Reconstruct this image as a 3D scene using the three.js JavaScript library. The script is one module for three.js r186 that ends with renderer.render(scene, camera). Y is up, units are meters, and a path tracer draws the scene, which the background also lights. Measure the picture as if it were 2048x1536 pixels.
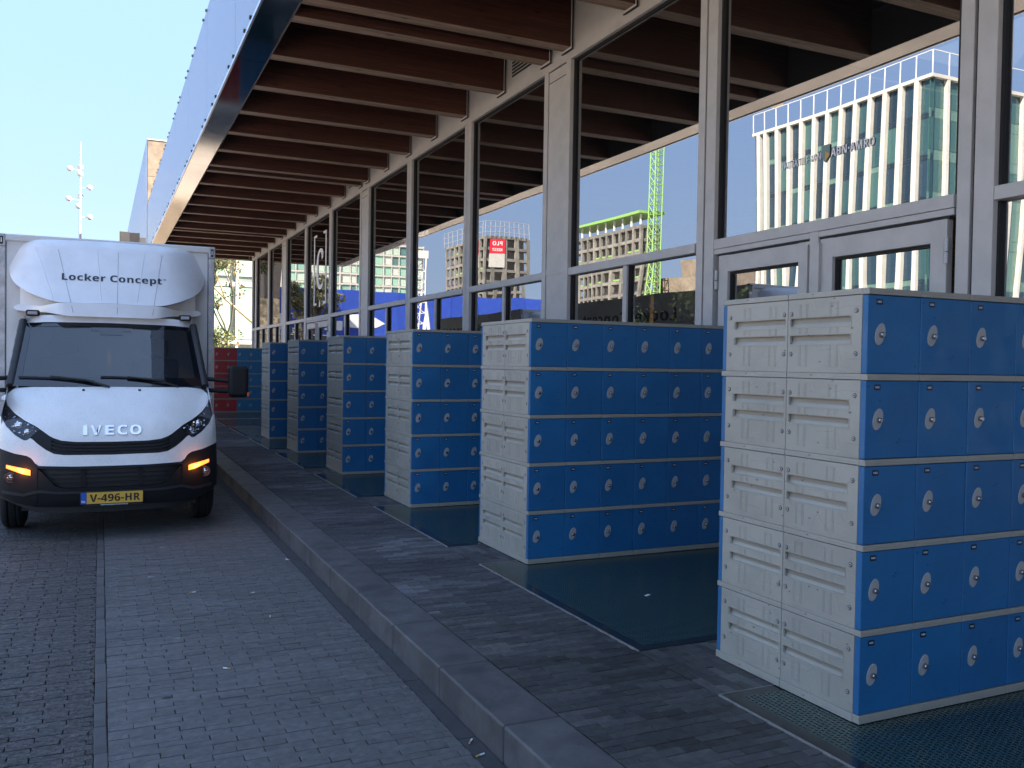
import * as THREE from 'three';
import { RoundedBoxGeometry } from 'three/addons/geometries/RoundedBoxGeometry.js';
import { TextGeometry } from 'three/addons/geometries/TextGeometry.js';
import { FontLoader } from 'three/addons/loaders/FontLoader.js';
import { mergeGeometries } from 'three/addons/utils/BufferGeometryUtils.js';

// ------------------------------------------------------------------ camera, sky, sun, exposure
// x to the glass facade, y up, -z down the street; pavement level y = 0, road y = -0.15
const scene = new THREE.Scene();
const camera = new THREE.PerspectiveCamera(47.03, 4 / 3, 0.1, 3000);
camera.position.set(0, 1.512, 0);
camera.rotation.set(-0.0227, -0.4363, 0.0155, 'YXZ');
scene.add(camera);
const SUN = new THREE.Vector3(0.66, 0.68, 0.40).normalize();
// a clear sky: pale at the horizon, blue overhead, whiter round the sun
const skyTex = (() => {
  const W = 512, H = 256, d = new Float32Array(W * H * 4), lo = [0.185, 0.226, 0.27], mid = [0.092, 0.178, 0.365], hi = [0.125, 0.188, 0.315];
  for (let j = 0; j < H; j++) for (let i = 0; i < W; i++) {
    const el = ((j + 0.5) / H - 0.5) * Math.PI, az = ((i + 0.5) / W - 0.5) * 2 * Math.PI, c = Math.cos(el), y = Math.max(0, Math.sin(el));
    const mu = c * Math.cos(az) * SUN.x + Math.sin(el) * SUN.y + c * Math.sin(az) * SUN.z, glow = 0.75 * Math.exp(-(1 - mu) * 5) + 0.12 * (1 + mu * mu);
    const a = 1 - Math.exp(-y * 4.5), b = 1 - Math.exp(-y * 1.6);
    for (let k = 0; k < 3; k++) { const base = (lo[k] * (1 - a) + mid[k] * a) * (1 - b) + hi[k] * b; d[(j * W + i) * 4 + k] = el < 0 ? 0.36 * [1, 0.9, 0.78][k] : base * (0.82 + glow * 0.5) + glow * 0.08 * [1, 0.97, 0.9][k]; }
    d[(j * W + i) * 4 + 3] = 1;
  }
  const t = new THREE.DataTexture(d, W, H, THREE.RGBAFormat, THREE.FloatType); t.mapping = THREE.EquirectangularReflectionMapping; t.magFilter = THREE.LinearFilter; t.minFilter = THREE.LinearFilter; t.needsUpdate = true; return t;
})();
scene.background = skyTex; scene.environment = skyTex;
const sun = new THREE.DirectionalLight(0xfff0da, 5);
sun.name = 'sun';
sun.position.copy(SUN).multiplyScalar(120); sun.castShadow = true; sun.shadow.mapSize.set(4096, 4096);
Object.assign(sun.shadow.camera, { left: -90, right: 90, top: 90, bottom: -90, near: 1, far: 400 });
scene.add(sun, sun.target);
const renderer = new THREE.WebGLRenderer({ antialias: true });
renderer.shadowMap.enabled = true;
renderer.toneMapping = THREE.LinearToneMapping;
renderer.toneMappingExposure = 5.2;

// ------------------------------------------------------------------ helpers
let seed = 7;
const rnd = () => { seed = (seed * 1664525 + 1013904223) >>> 0; return seed / 4294967296; };
const rr = (a, b) => a + (b - a) * rnd();
const clamp = (x, a, b) => Math.min(b, Math.max(a, x));
const lerp = (a, b, t) => a + (b - a) * t;
const sst = (a, b, x) => { const t = clamp((x - a) / (b - a), 0, 1); return t * t * (3 - 2 * t); };
const V = (x, y, z) => new THREE.Vector3(x, y, z);
const used = {};
const numbered = (n) => { used[n] = (used[n] ?? -1) + 1; return used[n] ? n + '_' + String(used[n]).padStart(3, '0') : n; };
function hash(x, y, s = 0) { let h = Math.imul(x | 0, 374761393) + Math.imul(y | 0, 668265263) + Math.imul(s | 0, 2147483647); h = Math.imul(h ^ (h >>> 13), 1274126177); return ((h ^ (h >>> 16)) >>> 0) / 4294967296; }
function vnoise(x, y, s, px, py) {                                  // value noise, periodic in px, py cells
  const ix = Math.floor(x), iy = Math.floor(y), fx = x - ix, fy = y - iy, u = fx * fx * (3 - 2 * fx), v = fy * fy * (3 - 2 * fy);
  const w = (a, p) => ((a % p) + p) % p, h = (a, b) => hash(w(a, px), w(b, py), s);
  return lerp(lerp(h(ix, iy), h(ix + 1, iy), u), lerp(h(ix, iy + 1), h(ix + 1, iy + 1), u), v);
}
function fbm(u, v, s, cx, cy, oct = 4) { let a = 0, k = 0.5, t = 0; for (let i = 0; i < oct; i++) { a += k * vnoise(u * cx, v * cy, s + i, cx, cy); t += k; k *= 0.55; cx *= 2; cy *= 2; } return a / t; }
function tex(n, fn, srgb = false, m = n) {                           // fn(u, v) -> [r, g, b] or a number, 0..1
  const d = new Uint8Array(n * m * 4);
  for (let y = 0; y < m; y++) for (let x = 0; x < n; x++) { let c = fn((x + 0.5) / n, (y + 0.5) / m, x, y); if (typeof c === 'number') c = [c, c, c]; for (let k = 0; k < 3; k++) d[(y * n + x) * 4 + k] = clamp(c[k], 0, 1) * 255; d[(y * n + x) * 4 + 3] = 255; }
  const t = new THREE.DataTexture(d, n, m); t.wrapS = t.wrapT = THREE.RepeatWrapping; t.magFilter = THREE.LinearFilter; t.minFilter = THREE.LinearMipmapLinearFilter; t.generateMipmaps = true;
  if (srgb) t.colorSpace = THREE.SRGBColorSpace; t.needsUpdate = true; return t;
}
const rep = (t, a, b = a) => { const c = t.clone(); c.repeat.set(a, b); c.needsUpdate = true; return c; };   // uv is in metres: a, b are repeats per metre
const lin = (r, g, b) => new THREE.Color().setRGB(r, g, b);
const std = (o) => new THREE.MeshStandardMaterial(o), phy = (o) => new THREE.MeshPhysicalMaterial(o);
function metreUV(g) {                                                // box projection of uv in metres
  const p = g.attributes.position, n = g.attributes.normal, uv = new Float32Array(p.count * 2);
  for (let i = 0; i < p.count; i++) {
    const ax = Math.abs(n.getX(i)), ay = Math.abs(n.getY(i)), az = Math.abs(n.getZ(i));
    const [a, b] = ay >= ax && ay >= az ? [p.getX(i), p.getZ(i)] : ax >= az ? [p.getZ(i), p.getY(i)] : [p.getX(i), p.getY(i)];
    uv[i * 2] = a; uv[i * 2 + 1] = b;
  }
  g.setAttribute('uv', new THREE.BufferAttribute(uv, 2)); return g;
}
const box = (w, h, d, x = 0, y = 0, z = 0) => metreUV(new THREE.BoxGeometry(w, h, d).translate(x, y, z));
const bxx = (x0, x1, y0, y1, z0, z1) => box(x1 - x0, y1 - y0, z1 - z0, (x0 + x1) / 2, (y0 + y1) / 2, (z0 + z1) / 2);
const rbox = (w, h, d, r, x = 0, y = 0, z = 0, s = 2) => metreUV(new RoundedBoxGeometry(w, h, d, s, r).translate(x, y, z));
const cyl = (r0, r1, h, n = 16, x = 0, y = 0, z = 0, ax = 'y') => { const g = new THREE.CylinderGeometry(r0, r1, h, n); if (ax === 'x') g.rotateZ(Math.PI / 2); if (ax === 'z') g.rotateX(Math.PI / 2); return g.translate(x, y, z); };
function bar(a, b, r, n = 6) { const d = b.clone().sub(a), g = new THREE.CylinderGeometry(r, r, d.length(), n); g.applyQuaternion(new THREE.Quaternion().setFromUnitVectors(V(0, 1, 0), d.clone().normalize())); const m = a.clone().add(b).multiplyScalar(0.5); return g.translate(m.x, m.y, m.z); }
function tap(a, b, ra, rb, n = 7) { const d = b.clone().sub(a), g = new THREE.CylinderGeometry(rb, ra, d.length(), n); g.applyQuaternion(new THREE.Quaternion().setFromUnitVectors(V(0, 1, 0), d.clone().normalize())); const m = a.clone().add(b).multiplyScalar(0.5); return g.translate(m.x, m.y, m.z); }
const clean = (g) => { const h = g.index ? g.toNonIndexed() : g.clone(); for (const k of Object.keys(h.attributes)) if (!['position', 'normal', 'uv'].includes(k)) h.deleteAttribute(k); return h; };
const join = (gs) => gs.length === 1 ? gs[0] : mergeGeometries(gs.map(clean));
function part(name, g, m, parent, x = 0, y = 0, z = 0) {
  const o = new THREE.Mesh(Array.isArray(g) ? join(g) : g, m); o.name = name; o.castShadow = o.receiveShadow = true; o.position.set(x, y, z); parent.add(o); return o;
}
function thing(name, label, category, group, x = 0, y = 0, z = 0, ry = 0) {
  const o = new THREE.Group(); o.name = numbered(name); o.userData = { label, category }; if (group) o.userData.group = group;
  o.position.set(x, y, z); o.rotation.y = ry; scene.add(o); return o;
}
function setting(name, g, m) { const o = new THREE.Mesh(Array.isArray(g) ? join(g) : g, m); o.name = numbered(name); o.userData.kind = 'structure'; o.receiveShadow = o.castShadow = true; scene.add(o); return o; }
const fonts = {};
for (const k of ['sans_bold', 'sans_regular', 'serif_bold']) fonts[k] = await new FontLoader().loadAsync('fonts/droid/droid_' + k + '.typeface.json');
function text(s, h, d, font = 'sans_bold', width = 0, gap = 0) {      // cap height h, centred in x, base at y = 0, front face at z = d
  let g;
  if (gap) { const gs = []; let x = 0; for (const c of s) { const q = new TextGeometry(c, { font: fonts[font], size: h, depth: d, curveSegments: 5 }); q.computeBoundingBox(); q.translate(x - q.boundingBox.min.x, 0, 0); x += q.boundingBox.max.x - q.boundingBox.min.x + gap; gs.push(q); } g = join(gs); }
  else g = new TextGeometry(s, { font: fonts[font], size: h, depth: d, curveSegments: 5 });
  g.computeBoundingBox(); const b = g.boundingBox; if (width) g.scale(width / (b.max.x - b.min.x), 1, 1);
  g.computeBoundingBox(); g.translate(-(g.boundingBox.min.x + g.boundingBox.max.x) / 2, 0, 0); return g;
}

// ------------------------------------------------------------------ textures and materials
const grainT = tex(256, (u, v) => 0.72 + 0.28 * fbm(u, v, 3, 8, 8, 5) + (hash(u * 256, v * 256, 5) - 0.5) * 0.12, true);
const roughT = tex(256, (u, v) => 0.55 + 0.45 * fbm(u, v, 9, 6, 6, 4));
const bumpT = tex(256, (u, v) => fbm(u, v, 21, 16, 16, 4));
const cobbleT = tex(256, (u, v) => { const a = fbm(u, v, 31, 12, 12, 5); return 0.5 + 0.5 * (a - 0.5) * 1.8; });
const splitT = tex(256, (u, v) => { const a = fbm(u, v, 41, 10, 10, 5), b = hash(u * 256, v * 256, 8); const k = 0.6 + 0.5 * (a - 0.5) * 1.6 + (b - 0.5) * 0.16; return [k, k, k]; }, true);
const concreteT = tex(512, (u, v) => { const a = fbm(u, v, 51, 5, 5, 6), s = hash(u * 512, v * 512, 4); const k = 0.74 + 0.34 * (a - 0.5) + (s > 0.985 ? 0.14 : s < 0.02 ? -0.16 : 0) + (s - 0.5) * 0.07; return [k, k, k * 1.01]; }, true);
const woodT = tex(512, (u, v) => {
  const lam = Math.floor(v * 6), off = hash(lam, 3, 6), w = fbm(u + off, v, 61 + lam, 5, 48, 4), f = fbm(u + off * 0.7, v, 71, 30, 160, 2), k = 0.62 + 0.42 * (w - 0.5) + 0.22 * (f - 0.5) + 0.12 * (off - 0.5);
  const joint = Math.abs(v * 6 - Math.round(v * 6)) < 0.025 ? 0.82 : 1;
  const kn = hash(Math.floor(u * 9), lam, 13) > 0.93 ? 1 - 0.5 * Math.exp(-(((u * 9 - Math.floor(u * 9) - 0.5) * 3) ** 2 + ((v * 6 - lam - 0.5) * 3.5) ** 2) * 6) : 1;
  return [k * joint * kn, k * joint * kn * 0.92, k * joint * kn * 0.86];
}, true);
const paintT = tex(256, (u, v) => { const a = fbm(u, v, 81, 6, 6, 4), s = hash(u * 256, v * 256, 2); return 0.93 + 0.1 * (a - 0.5) + (s > 0.996 ? -0.12 : 0); }, true);
const bugT = tex(512, (u, v, x, y) => { const c = hash(x >> 1, y >> 1, 91) > 0.9935 && hash(x >> 1, y >> 1, 92) > 0.3 ? 0.35 : 1, a = fbm(u, v, 93, 6, 6, 4); return [c * (0.96 + 0.06 * (a - 0.5)), c * (0.95 + 0.06 * (a - 0.5)), c * (0.93 + 0.06 * (a - 0.5))]; }, true);
const scuffT = (() => {                                              // handled plastic: smears, short scratches, small marks
  const n = 512, a = new Float32Array(n * n).fill(1); let k = 11; const q = () => { k = (k * 1664525 + 1013904223) >>> 0; return k / 4294967296; };
  for (let i = 0; i < 150; i++) { const x = q() * n, y = q() * n, l = 6 + q() * 60, t = (q() - 0.5) * (q() < 0.6 ? 0.5 : 3), v = q() < 0.5 ? 0.9 : 1.07; for (let j = 0; j < l; j++) { const u = Math.floor(x + Math.cos(t) * j + n) % n, w = Math.floor(y + Math.sin(t) * j + n) % n; a[w * n + u] *= v; } }
  for (let i = 0; i < 26; i++) { const x = Math.floor(q() * n), y = Math.floor(q() * n); for (let dy = -1; dy <= 1; dy++) for (let dx = -2; dx <= 2; dx++) a[((y + dy + n) % n) * n + (x + dx + n) % n] *= 0.72; }
  return tex(n, (u, v, x, y) => a[y * n + x] * (0.93 + 0.16 * (fbm(u, v, 111, 4, 4, 5) - 0.5) + 0.05 * (hash(x, y, 6) - 0.5)), true);
})();
const smearT = tex(256, (u, v) => 0.62 + 0.6 * (fbm(u, v, 121, 5, 5, 4) - 0.3));
const fineT = tex(128, (u, v, x, y) => 0.5 + 0.3 * (hash(0, y, 3) - 0.5) + 0.3 * (hash(x, y, 4) - 0.5));
// the anti-slip dots printed on the glass paving (a square of 0.1 m)
const dotT = tex(128, (u, v) => { const k = 4, a = u * k, b = v * k + (Math.floor(a) % 2) * 0.5, dx = a - Math.floor(a) - 0.5, dy = b - Math.floor(b) - 0.5, d = Math.max(Math.abs(dx) * 1.1, Math.abs(dy) * 0.8); return d < 0.27 ? [0.25, 0.32, 0.31] : [0.62, 0.74, 0.70]; }, true);
const dotR = tex(128, (u, v) => { const k = 4, a = u * k, b = v * k + (Math.floor(a) % 2) * 0.5, dx = a - Math.floor(a) - 0.5, dy = b - Math.floor(b) - 0.5; return Math.max(Math.abs(dx) * 1.1, Math.abs(dy) * 0.8) < 0.27 ? 0.6 : 0.3; });

const M = {};
M.frame = std({ color: lin(0.56, 0.54, 0.51), map: rep(paintT, 1.3), roughness: 0.5 });
M.gasket = std({ color: lin(0.012, 0.012, 0.013), roughness: 0.7 });
M.header = std({ color: lin(0.52, 0.495, 0.475), map: rep(paintT, 0.9), roughness: 0.55 });
M.wood = std({ color: lin(0.19, 0.064, 0.04), map: rep(woodT, 0.35, 1.6), roughness: 0.62, bumpMap: rep(woodT, 0.35, 1.6), bumpScale: 0.002 });
M.woodA = std({ color: lin(0.165, 0.055, 0.035), map: rep(woodT, 0.31, 1.5), roughness: 0.6 });
M.soffit = std({ color: lin(0.10, 0.09, 0.085), roughness: 0.8 });
M.mirror = std({ color: lin(0.40, 0.40, 0.42), metalness: 1, roughness: 0.09, roughnessMap: rep(roughT, 0.6) });
M.trim = std({ color: lin(0.72, 0.74, 0.78), metalness: 0.9, roughness: 0.28 });
M.pv = phy({ color: lin(0.13, 0.17, 0.25), roughness: 0.26, ior: 2.1 });
M.glass = phy({ color: lin(0.13, 0.14, 0.14), roughness: 0, ior: 4.4, transmission: 0.96, thickness: 0 });
M.dark = std({ color: lin(0.06, 0.06, 0.063), roughness: 0.75 });
M.roofing = std({ color: lin(0.16, 0.16, 0.165), roughness: 0.85 });
M.inner = std({ color: lin(0.30, 0.22, 0.15), map: rep(woodT, 0.3, 0.8), roughness: 0.7 });
M.grey = std({ color: lin(0.25, 0.25, 0.26), map: rep(concreteT, 0.7), roughness: 0.8 });
M.sticker = std({ color: lin(0.85, 0.85, 0.85), roughness: 0.5 });
M.kerb = std({ color: lin(0.20, 0.20, 0.215), map: rep(concreteT, 1.4), roughness: 0.72, roughnessMap: rep(roughT, 1.1), bumpMap: rep(bumpT, 3), bumpScale: 0.0015 });
M.gutter = std({ color: lin(0.10, 0.098, 0.098), map: rep(concreteT, 2.2), roughness: 0.7 });
M.bed = std({ color: lin(0.05, 0.048, 0.045), map: rep(grainT, 3), roughness: 0.95 });
M.locker = std({ color: lin(0.41, 0.388, 0.325), map: rep(scuffT, 0.9), roughness: 0.5, bumpMap: rep(fineT, 6), bumpScale: 0.0004 });
M.rail = std({ color: lin(0.37, 0.348, 0.29), map: rep(scuffT, 0.9), roughness: 0.5 });
M.blue = std({ color: lin(0.015, 0.15, 0.35), map: rep(scuffT, 0.9), roughness: 0.62, roughnessMap: rep(smearT, 1.3), bumpMap: rep(fineT, 5), bumpScale: 0.0005 });
M.blueB = std({ color: lin(0.015, 0.14, 0.33), map: rep(scuffT, 0.9), roughness: 0.62, roughnessMap: rep(smearT, 1.3), bumpMap: rep(fineT, 5), bumpScale: 0.0005 });
M.blueC = std({ color: lin(0.035, 0.20, 0.38), map: rep(scuffT, 0.9), roughness: 0.62, roughnessMap: rep(smearT, 1.3) });
M.red = std({ color: lin(0.52, 0.04, 0.04), map: rep(scuffT, 0.9), roughness: 0.62, roughnessMap: rep(smearT, 1.3) });
M.plate = std({ color: lin(0.34, 0.335, 0.32), roughness: 0.38 });
M.chrome = std({ color: lin(0.7, 0.7, 0.72), metalness: 1, roughness: 0.1 });
M.lock = std({ color: lin(0.4, 0.4, 0.42), metalness: 1, roughness: 0.22 });
M.screwDark = std({ color: lin(0.05, 0.05, 0.05), roughness: 0.6 });
M.screw = std({ color: lin(0.5, 0.49, 0.46), metalness: 0.6, roughness: 0.4 });
M.white = phy({ color: lin(0.86, 0.855, 0.86), map: rep(paintT, 0.8), roughness: 0.38, clearcoat: 0.7, clearcoatRoughness: 0.06 });
M.bug = phy({ color: lin(0.88, 0.87, 0.875), map: rep(bugT, 1.6), roughness: 0.4, clearcoat: 0.5, clearcoatRoughness: 0.1 });
M.boxWhite = std({ color: lin(0.72, 0.72, 0.71), map: rep(paintT, 0.8), roughness: 0.5 });
M.alu = std({ color: lin(0.58, 0.58, 0.59), map: rep(grainT, 2), metalness: 0.3, roughness: 0.45 });
M.plastic = phy({ specularIntensity: 0.5, color: lin(0.012, 0.012, 0.013), roughness: 0.55, bumpMap: rep(bumpT, 12), bumpScale: 0.0006 });
M.plasticG = phy({ specularIntensity: 0.6, color: lin(0.035, 0.035, 0.037), roughness: 0.5, bumpMap: rep(bumpT, 12), bumpScale: 0.0006 });
M.black = std({ color: lin(0.008, 0.008, 0.009), roughness: 0.5 });
M.tyre = std({ color: lin(0.014, 0.014, 0.014), roughness: 0.85 });
M.shield = phy({ color: lin(0.32, 0.36, 0.40), roughness: 0, ior: 1.75, transmission: 0.95, thickness: 0 });
M.frit = phy({ color: lin(0.008, 0.009, 0.012), roughness: 0.06, ior: 1.75 });
M.lens = phy({ color: lin(0.95, 0.97, 1), roughness: 0, ior: 1.5, transmission: 1, thickness: 0 });
M.amber = std({ color: lin(0.7, 0.16, 0.02), roughness: 0.35, emissive: lin(1, 0.2, 0.03), emissiveIntensity: 0.75 });
M.amberHot = std({ color: lin(0.8, 0.4, 0.04), roughness: 0.35, emissive: lin(1, 0.45, 0.07), emissiveIntensity: 1.1 });
M.amberOff = std({ color: lin(0.7, 0.13, 0.03), roughness: 0.3 });
M.ink = std({ color: lin(0.02, 0.022, 0.03), roughness: 0.5 });
M.yellow = std({ color: lin(0.72, 0.42, 0.05), roughness: 0.45 });
M.nlBlue = std({ color: lin(0.01, 0.10, 0.50), roughness: 0.45 });
M.seat = std({ color: lin(0.07, 0.07, 0.08), roughness: 0.9 });
M.pure = std({ color: lin(0.75, 0.75, 0.75), roughness: 0.5 });

// ------------------------------------------------------------------ ground, road, kerb, pavement
const ROAD = -0.15;
setting('ground', new THREE.PlaneGeometry(2400, 2400).rotateX(-Math.PI / 2).translate(0, ROAD - 0.022, 0), std({ color: lin(0.62, 0.53, 0.42), map: rep(concreteT, 300), roughness: 0.9 }));

function brickGeo(l, w, h, bev, wob) {                               // a brick whose top (y = 0) has worn, uneven edges
  const t = [[-l / 2, -w / 2], [l / 2, -w / 2], [l / 2, w / 2], [-l / 2, w / 2]].map(([x, z]) => [x + rr(-wob, wob), z + rr(-wob, wob)]);
  const inn = t.map(([x, z]) => [x - Math.sign(x) * bev * rr(0.7, 1.5), rr(-wob, wob) * 0.35, z - Math.sign(z) * bev * rr(0.7, 1.5)]);
  const P = [], quad = (a, b, c, d) => P.push(...a, ...b, ...c, ...a, ...c, ...d);
  const up = t.map(([x, z]) => [x, -bev * 0.7, z]), lo = t.map(([x, z]) => [x, -h, z]);
  quad(inn[0], inn[3], inn[2], inn[1]);
  for (let i = 0; i < 4; i++) { const j = (i + 1) % 4; quad(up[i], inn[i], inn[j], up[j]); quad(lo[i], up[i], up[j], lo[j]); }
  const g = new THREE.BufferGeometry(); g.setAttribute('position', new THREE.Float32BufferAttribute(P, 3)); g.computeVertexNormals();
  return g;
}
const probe = new THREE.Vector3();
camera.updateMatrixWorld(true); camera.updateProjectionMatrix(); camera.matrixWorldInverse.copy(camera.matrixWorld).invert();
function pave(parent, spots, geos, mats, colours, baseMat, most = 300) {   // spots: [x, y, z, turn]; the largest in view are parts, the rest one part
  const sized = spots.map((s) => { probe.set(s[0], s[1], s[2]).project(camera); const d = camera.position.distanceTo(V(s[0], s[1], s[2])); return { s, k: Math.abs(probe.x) < 1.02 && probe.y > -1.04 && probe.y < 1 && probe.z < 1 ? 1 / d : 0 }; }).sort((a, b) => b.k - a.k);
  const uvd = geos.map((g) => [0, 1, 2].map(() => { const h = g.clone(); metreUV(h); const uv = h.attributes.uv, a = rnd() * 3, b = rnd() * 3; for (let i = 0; i < uv.count; i++) uv.setXY(i, uv.getX(i) + a, uv.getY(i) + b); return h; })).flat();
  const pick = (s, n) => clamp(Math.floor(n * (0.62 * vnoise(s[0] * 1.3 + 40, s[2] * 2.1 + 90, 5, 997, 997) + 0.25 * vnoise(s[0] * 0.5 + 40, s[2] * 9 + 190, 6, 997, 997) + 0.55 * (rnd() - 0.28))), 0, n - 1);
  const rest = [];
  sized.forEach(({ s, k }, i) => {
    if (i < most && k > 0) { const o = part('brick', uvd[Math.floor(rnd() * uvd.length)], mats[pick(s, mats.length)], parent, s[0], s[1] + rr(-0.002, 0.002), s[2]); o.rotation.y = (s[3] || 0) + rr(-0.012, 0.012); o.rotation.x = rr(-0.012, 0.012); o.rotation.z = rr(-0.006, 0.006); if (s[4]) o.scale.x = s[4]; }
    else rest.push(s);
  });
  const groups = uvd.slice(0, 4).map(() => []); rest.forEach((s) => groups[Math.floor(rnd() * groups.length)].push(s));
  groups.forEach((ss, gi) => {
    if (!ss.length) return;
    const im = new THREE.InstancedMesh(uvd[gi * 2], baseMat, ss.length), m = new THREE.Matrix4(), q = new THREE.Quaternion(), e = new THREE.Euler();
    ss.forEach((s, i) => { e.set(rr(-0.012, 0.012), (s[3] || 0) + rr(-0.012, 0.012), rr(-0.006, 0.006)); m.compose(V(s[0], s[1] + rr(-0.002, 0.002), s[2]), q.setFromEuler(e), V(s[4] || 1, 1, 1)); im.setMatrixAt(i, m); im.setColorAt(i, colours[pick(s, colours.length)]); });
    im.name = 'bricks'; im.userData.kind = 'stuff'; im.castShadow = im.receiveShadow = true; parent.add(im);
  });
}
function field(x0, x1, z0, z1, l, w, y, along = 'x', gap = 0.004) {    // running bond, long side along x or z
  const out = [];
  if (along === 'x') { let r = 0; for (let z = z0; z > z1; z -= w, r++) { let x = x0 - (r % 2 ? l / 2 : 0) - rr(0, 0.03); for (; x < x1; x += l) { const a = Math.max(x, x0), b = Math.min(x + l, x1); if (b - a > 0.008) out.push([(a + b) / 2, y, z - w / 2, 0, (b - a) / l]); } } }
  else { let r = 0; for (let x = x0; x < x1 - w * 0.4; x += w, r++) { let z = z0 + (r % 2 ? l / 2 : 0); for (; z > z1; z -= l) { const a = Math.min(z, z0), b = Math.max(z - l, z1); if (a - b > 0.008) out.push([x + w / 2, y, (a + b) / 2, Math.PI / 2, (a - b) / l]); } } }
  return out;
}
const brickMats = (cols, t, k, o) => cols.map((c) => std({ color: c, map: rep(t, k), roughness: 0.8, roughnessMap: rep(roughT, 2.5), ...o }));
// rough split bricks left of the strip
{
  const cols = [lin(0.178, 0.171, 0.163), lin(0.198, 0.191, 0.182), lin(0.162, 0.155, 0.149), lin(0.186, 0.176, 0.165)];
  const o = { bumpMap: rep(cobbleT, 9), bumpScale: 0.007 };
  const p = setting('rough_brick_road', bxx(-3.6, -0.03, ROAD - 0.1, ROAD - 0.016, -34, 2), M.bed);
  const geos = [0, 1, 2, 3].map(() => brickGeo(0.206, 0.0515, 0.06, 0.0025, 0.0022));
  pave(p, field(-3.6, -0.0215, -1.5, -27, 0.2105, 0.0533, ROAD), geos, brickMats(cols, splitT, 6, o), cols.map((c) => c.clone().multiplyScalar(1 / 0.17)), std({ color: lin(0.17, 0.17, 0.17), map: rep(splitT, 6), roughness: 0.85, ...o }));
}
// the narrow strip of flat stones
{
  const p = setting('stone_strip', bxx(-0.028, 0.038, ROAD - 0.1, ROAD - 0.016, -34, 2), M.bed);
  const ms = [lin(0.17, 0.164, 0.159), lin(0.154, 0.148, 0.144), lin(0.182, 0.176, 0.171)].map((c) => std({ color: c, map: rep(concreteT, 2), roughness: 0.7 }));
  const g = [0, 1, 2].map(() => metreUV(brickGeo(0.296, 0.052, 0.06, 0.003, 0.0015)));
  for (let i = 0; i < 78; i++) { const o = part('strip_stone', g[i % 3], ms[Math.floor(rnd() * 3)], p, 0.006 + rr(-0.0015, 0.0015), ROAD + rr(-0.001, 0.001), -1.5 - i * 0.3); o.rotation.y = Math.PI / 2 + rr(-0.006, 0.006); }
}
// smooth bricks right of it
{
  const cols = [lin(0.152, 0.147, 0.143), lin(0.162, 0.157, 0.153), lin(0.143, 0.138, 0.135), lin(0.155, 0.148, 0.142), lin(0.172, 0.167, 0.163)];
  const o = { bumpMap: rep(bumpT, 5), bumpScale: 0.0025 };
  const p = setting('smooth_brick_road', bxx(0.0385, 1.44, ROAD - 0.1, ROAD - 0.014, -34, 2), M.bed);
  const geos = [0, 1, 2, 3].map(() => brickGeo(0.2062, 0.0512, 0.06, 0.0012, 0.0013));
  pave(p, field(0.0355, 1.438, -1.5, -27, 0.2105, 0.0522, ROAD), geos, brickMats(cols, grainT, 4, o), cols.map((c) => c.clone().multiplyScalar(1 / 0.14)), std({ color: lin(0.14, 0.14, 0.14), map: rep(grainT, 4), roughness: 0.82, ...o }));
}
{ const spots = [[0.42, -5.55, 0.022, 1], [0.35, -7.2, 0.03, 1], [0.75, -6.9, 0.018, 0], [0.95, -4.25, 0.03, 0], [-0.12, -3.95, 0.028, 0], [0.5, -8.3, 0.03, 1], [-0.4, -5.2, 0.03, 0], [-0.22, -8.1, 0.035, 0], [-0.75, -6.6, 0.03, 0], [0.3, -4.6, 0.02, 0]], host = scene.children.find((o) => o.name === 'smooth_brick_road'), gum = [std({ color: lin(0.06, 0.058, 0.058), roughness: 0.8 }), std({ color: lin(0.235, 0.225, 0.215), roughness: 0.85 })];
  for (const [x, z, r, k] of spots) { const g = new THREE.CylinderGeometry(r * 0.5, r * 0.65, 0.003, 11), p = g.attributes.position; for (let i = 0; i < p.count; i++) { const f = 1 + 0.28 * Math.sin(Math.atan2(p.getZ(i), p.getX(i)) * 3 + x * 40); p.setX(i, p.getX(i) * f * 1.5); p.setZ(i, p.getZ(i) * f); } part('gum_spot', g, gum[k], host, x, ROAD + 0.0015, z); } }
{ const p = setting('gutter', bxx(1.442, 1.528, ROAD - 0.1, ROAD - 0.02, -34, 2), M.bed); for (let i = 0; i < 34; i++) part('gutter_stone', bxx(1.444, 1.526, ROAD - 0.05, ROAD - 0.006 + rr(-0.001, 0.001), -1.3 - (i + 1) * 0.768 + 0.002, -1.3 - i * 0.768 - 0.002), M.gutter, p); }
{
  const p = setting('kerb', bxx(1.56, 1.78, ROAD - 0.1, -0.05, -40, 6), M.bed);
  const g = metreUV(new RoundedBoxGeometry(0.27, 0.25, 0.764, 3, 0.012)), ms = [lin(0.178, 0.171, 0.166), lin(0.19, 0.183, 0.178), lin(0.168, 0.161, 0.156)].map((c) => { const m = M.kerb.clone(); m.color = c; return m; });
  for (let i = -8; i < 46; i++) { const o = part('kerb_stone', g, ms[(i * 7 + 60) % 3], p, 1.532 + 0.135 + rr(-0.001, 0.001), 0.0005 - 0.125 + rr(-0.0006, 0.0006), -1.784 - 0.768 * i - 0.384); if (i % 2) o.rotation.y = Math.PI; }
}
const PX0 = 2.595, PX1 = 5.0;                                         // the glass paving panels
const panels = []; for (let k = -1; k < 11; k++) panels.push([-3.92 - 2.845 * (k - 1), -6.09 - 2.845 * (k - 1)]);
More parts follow.
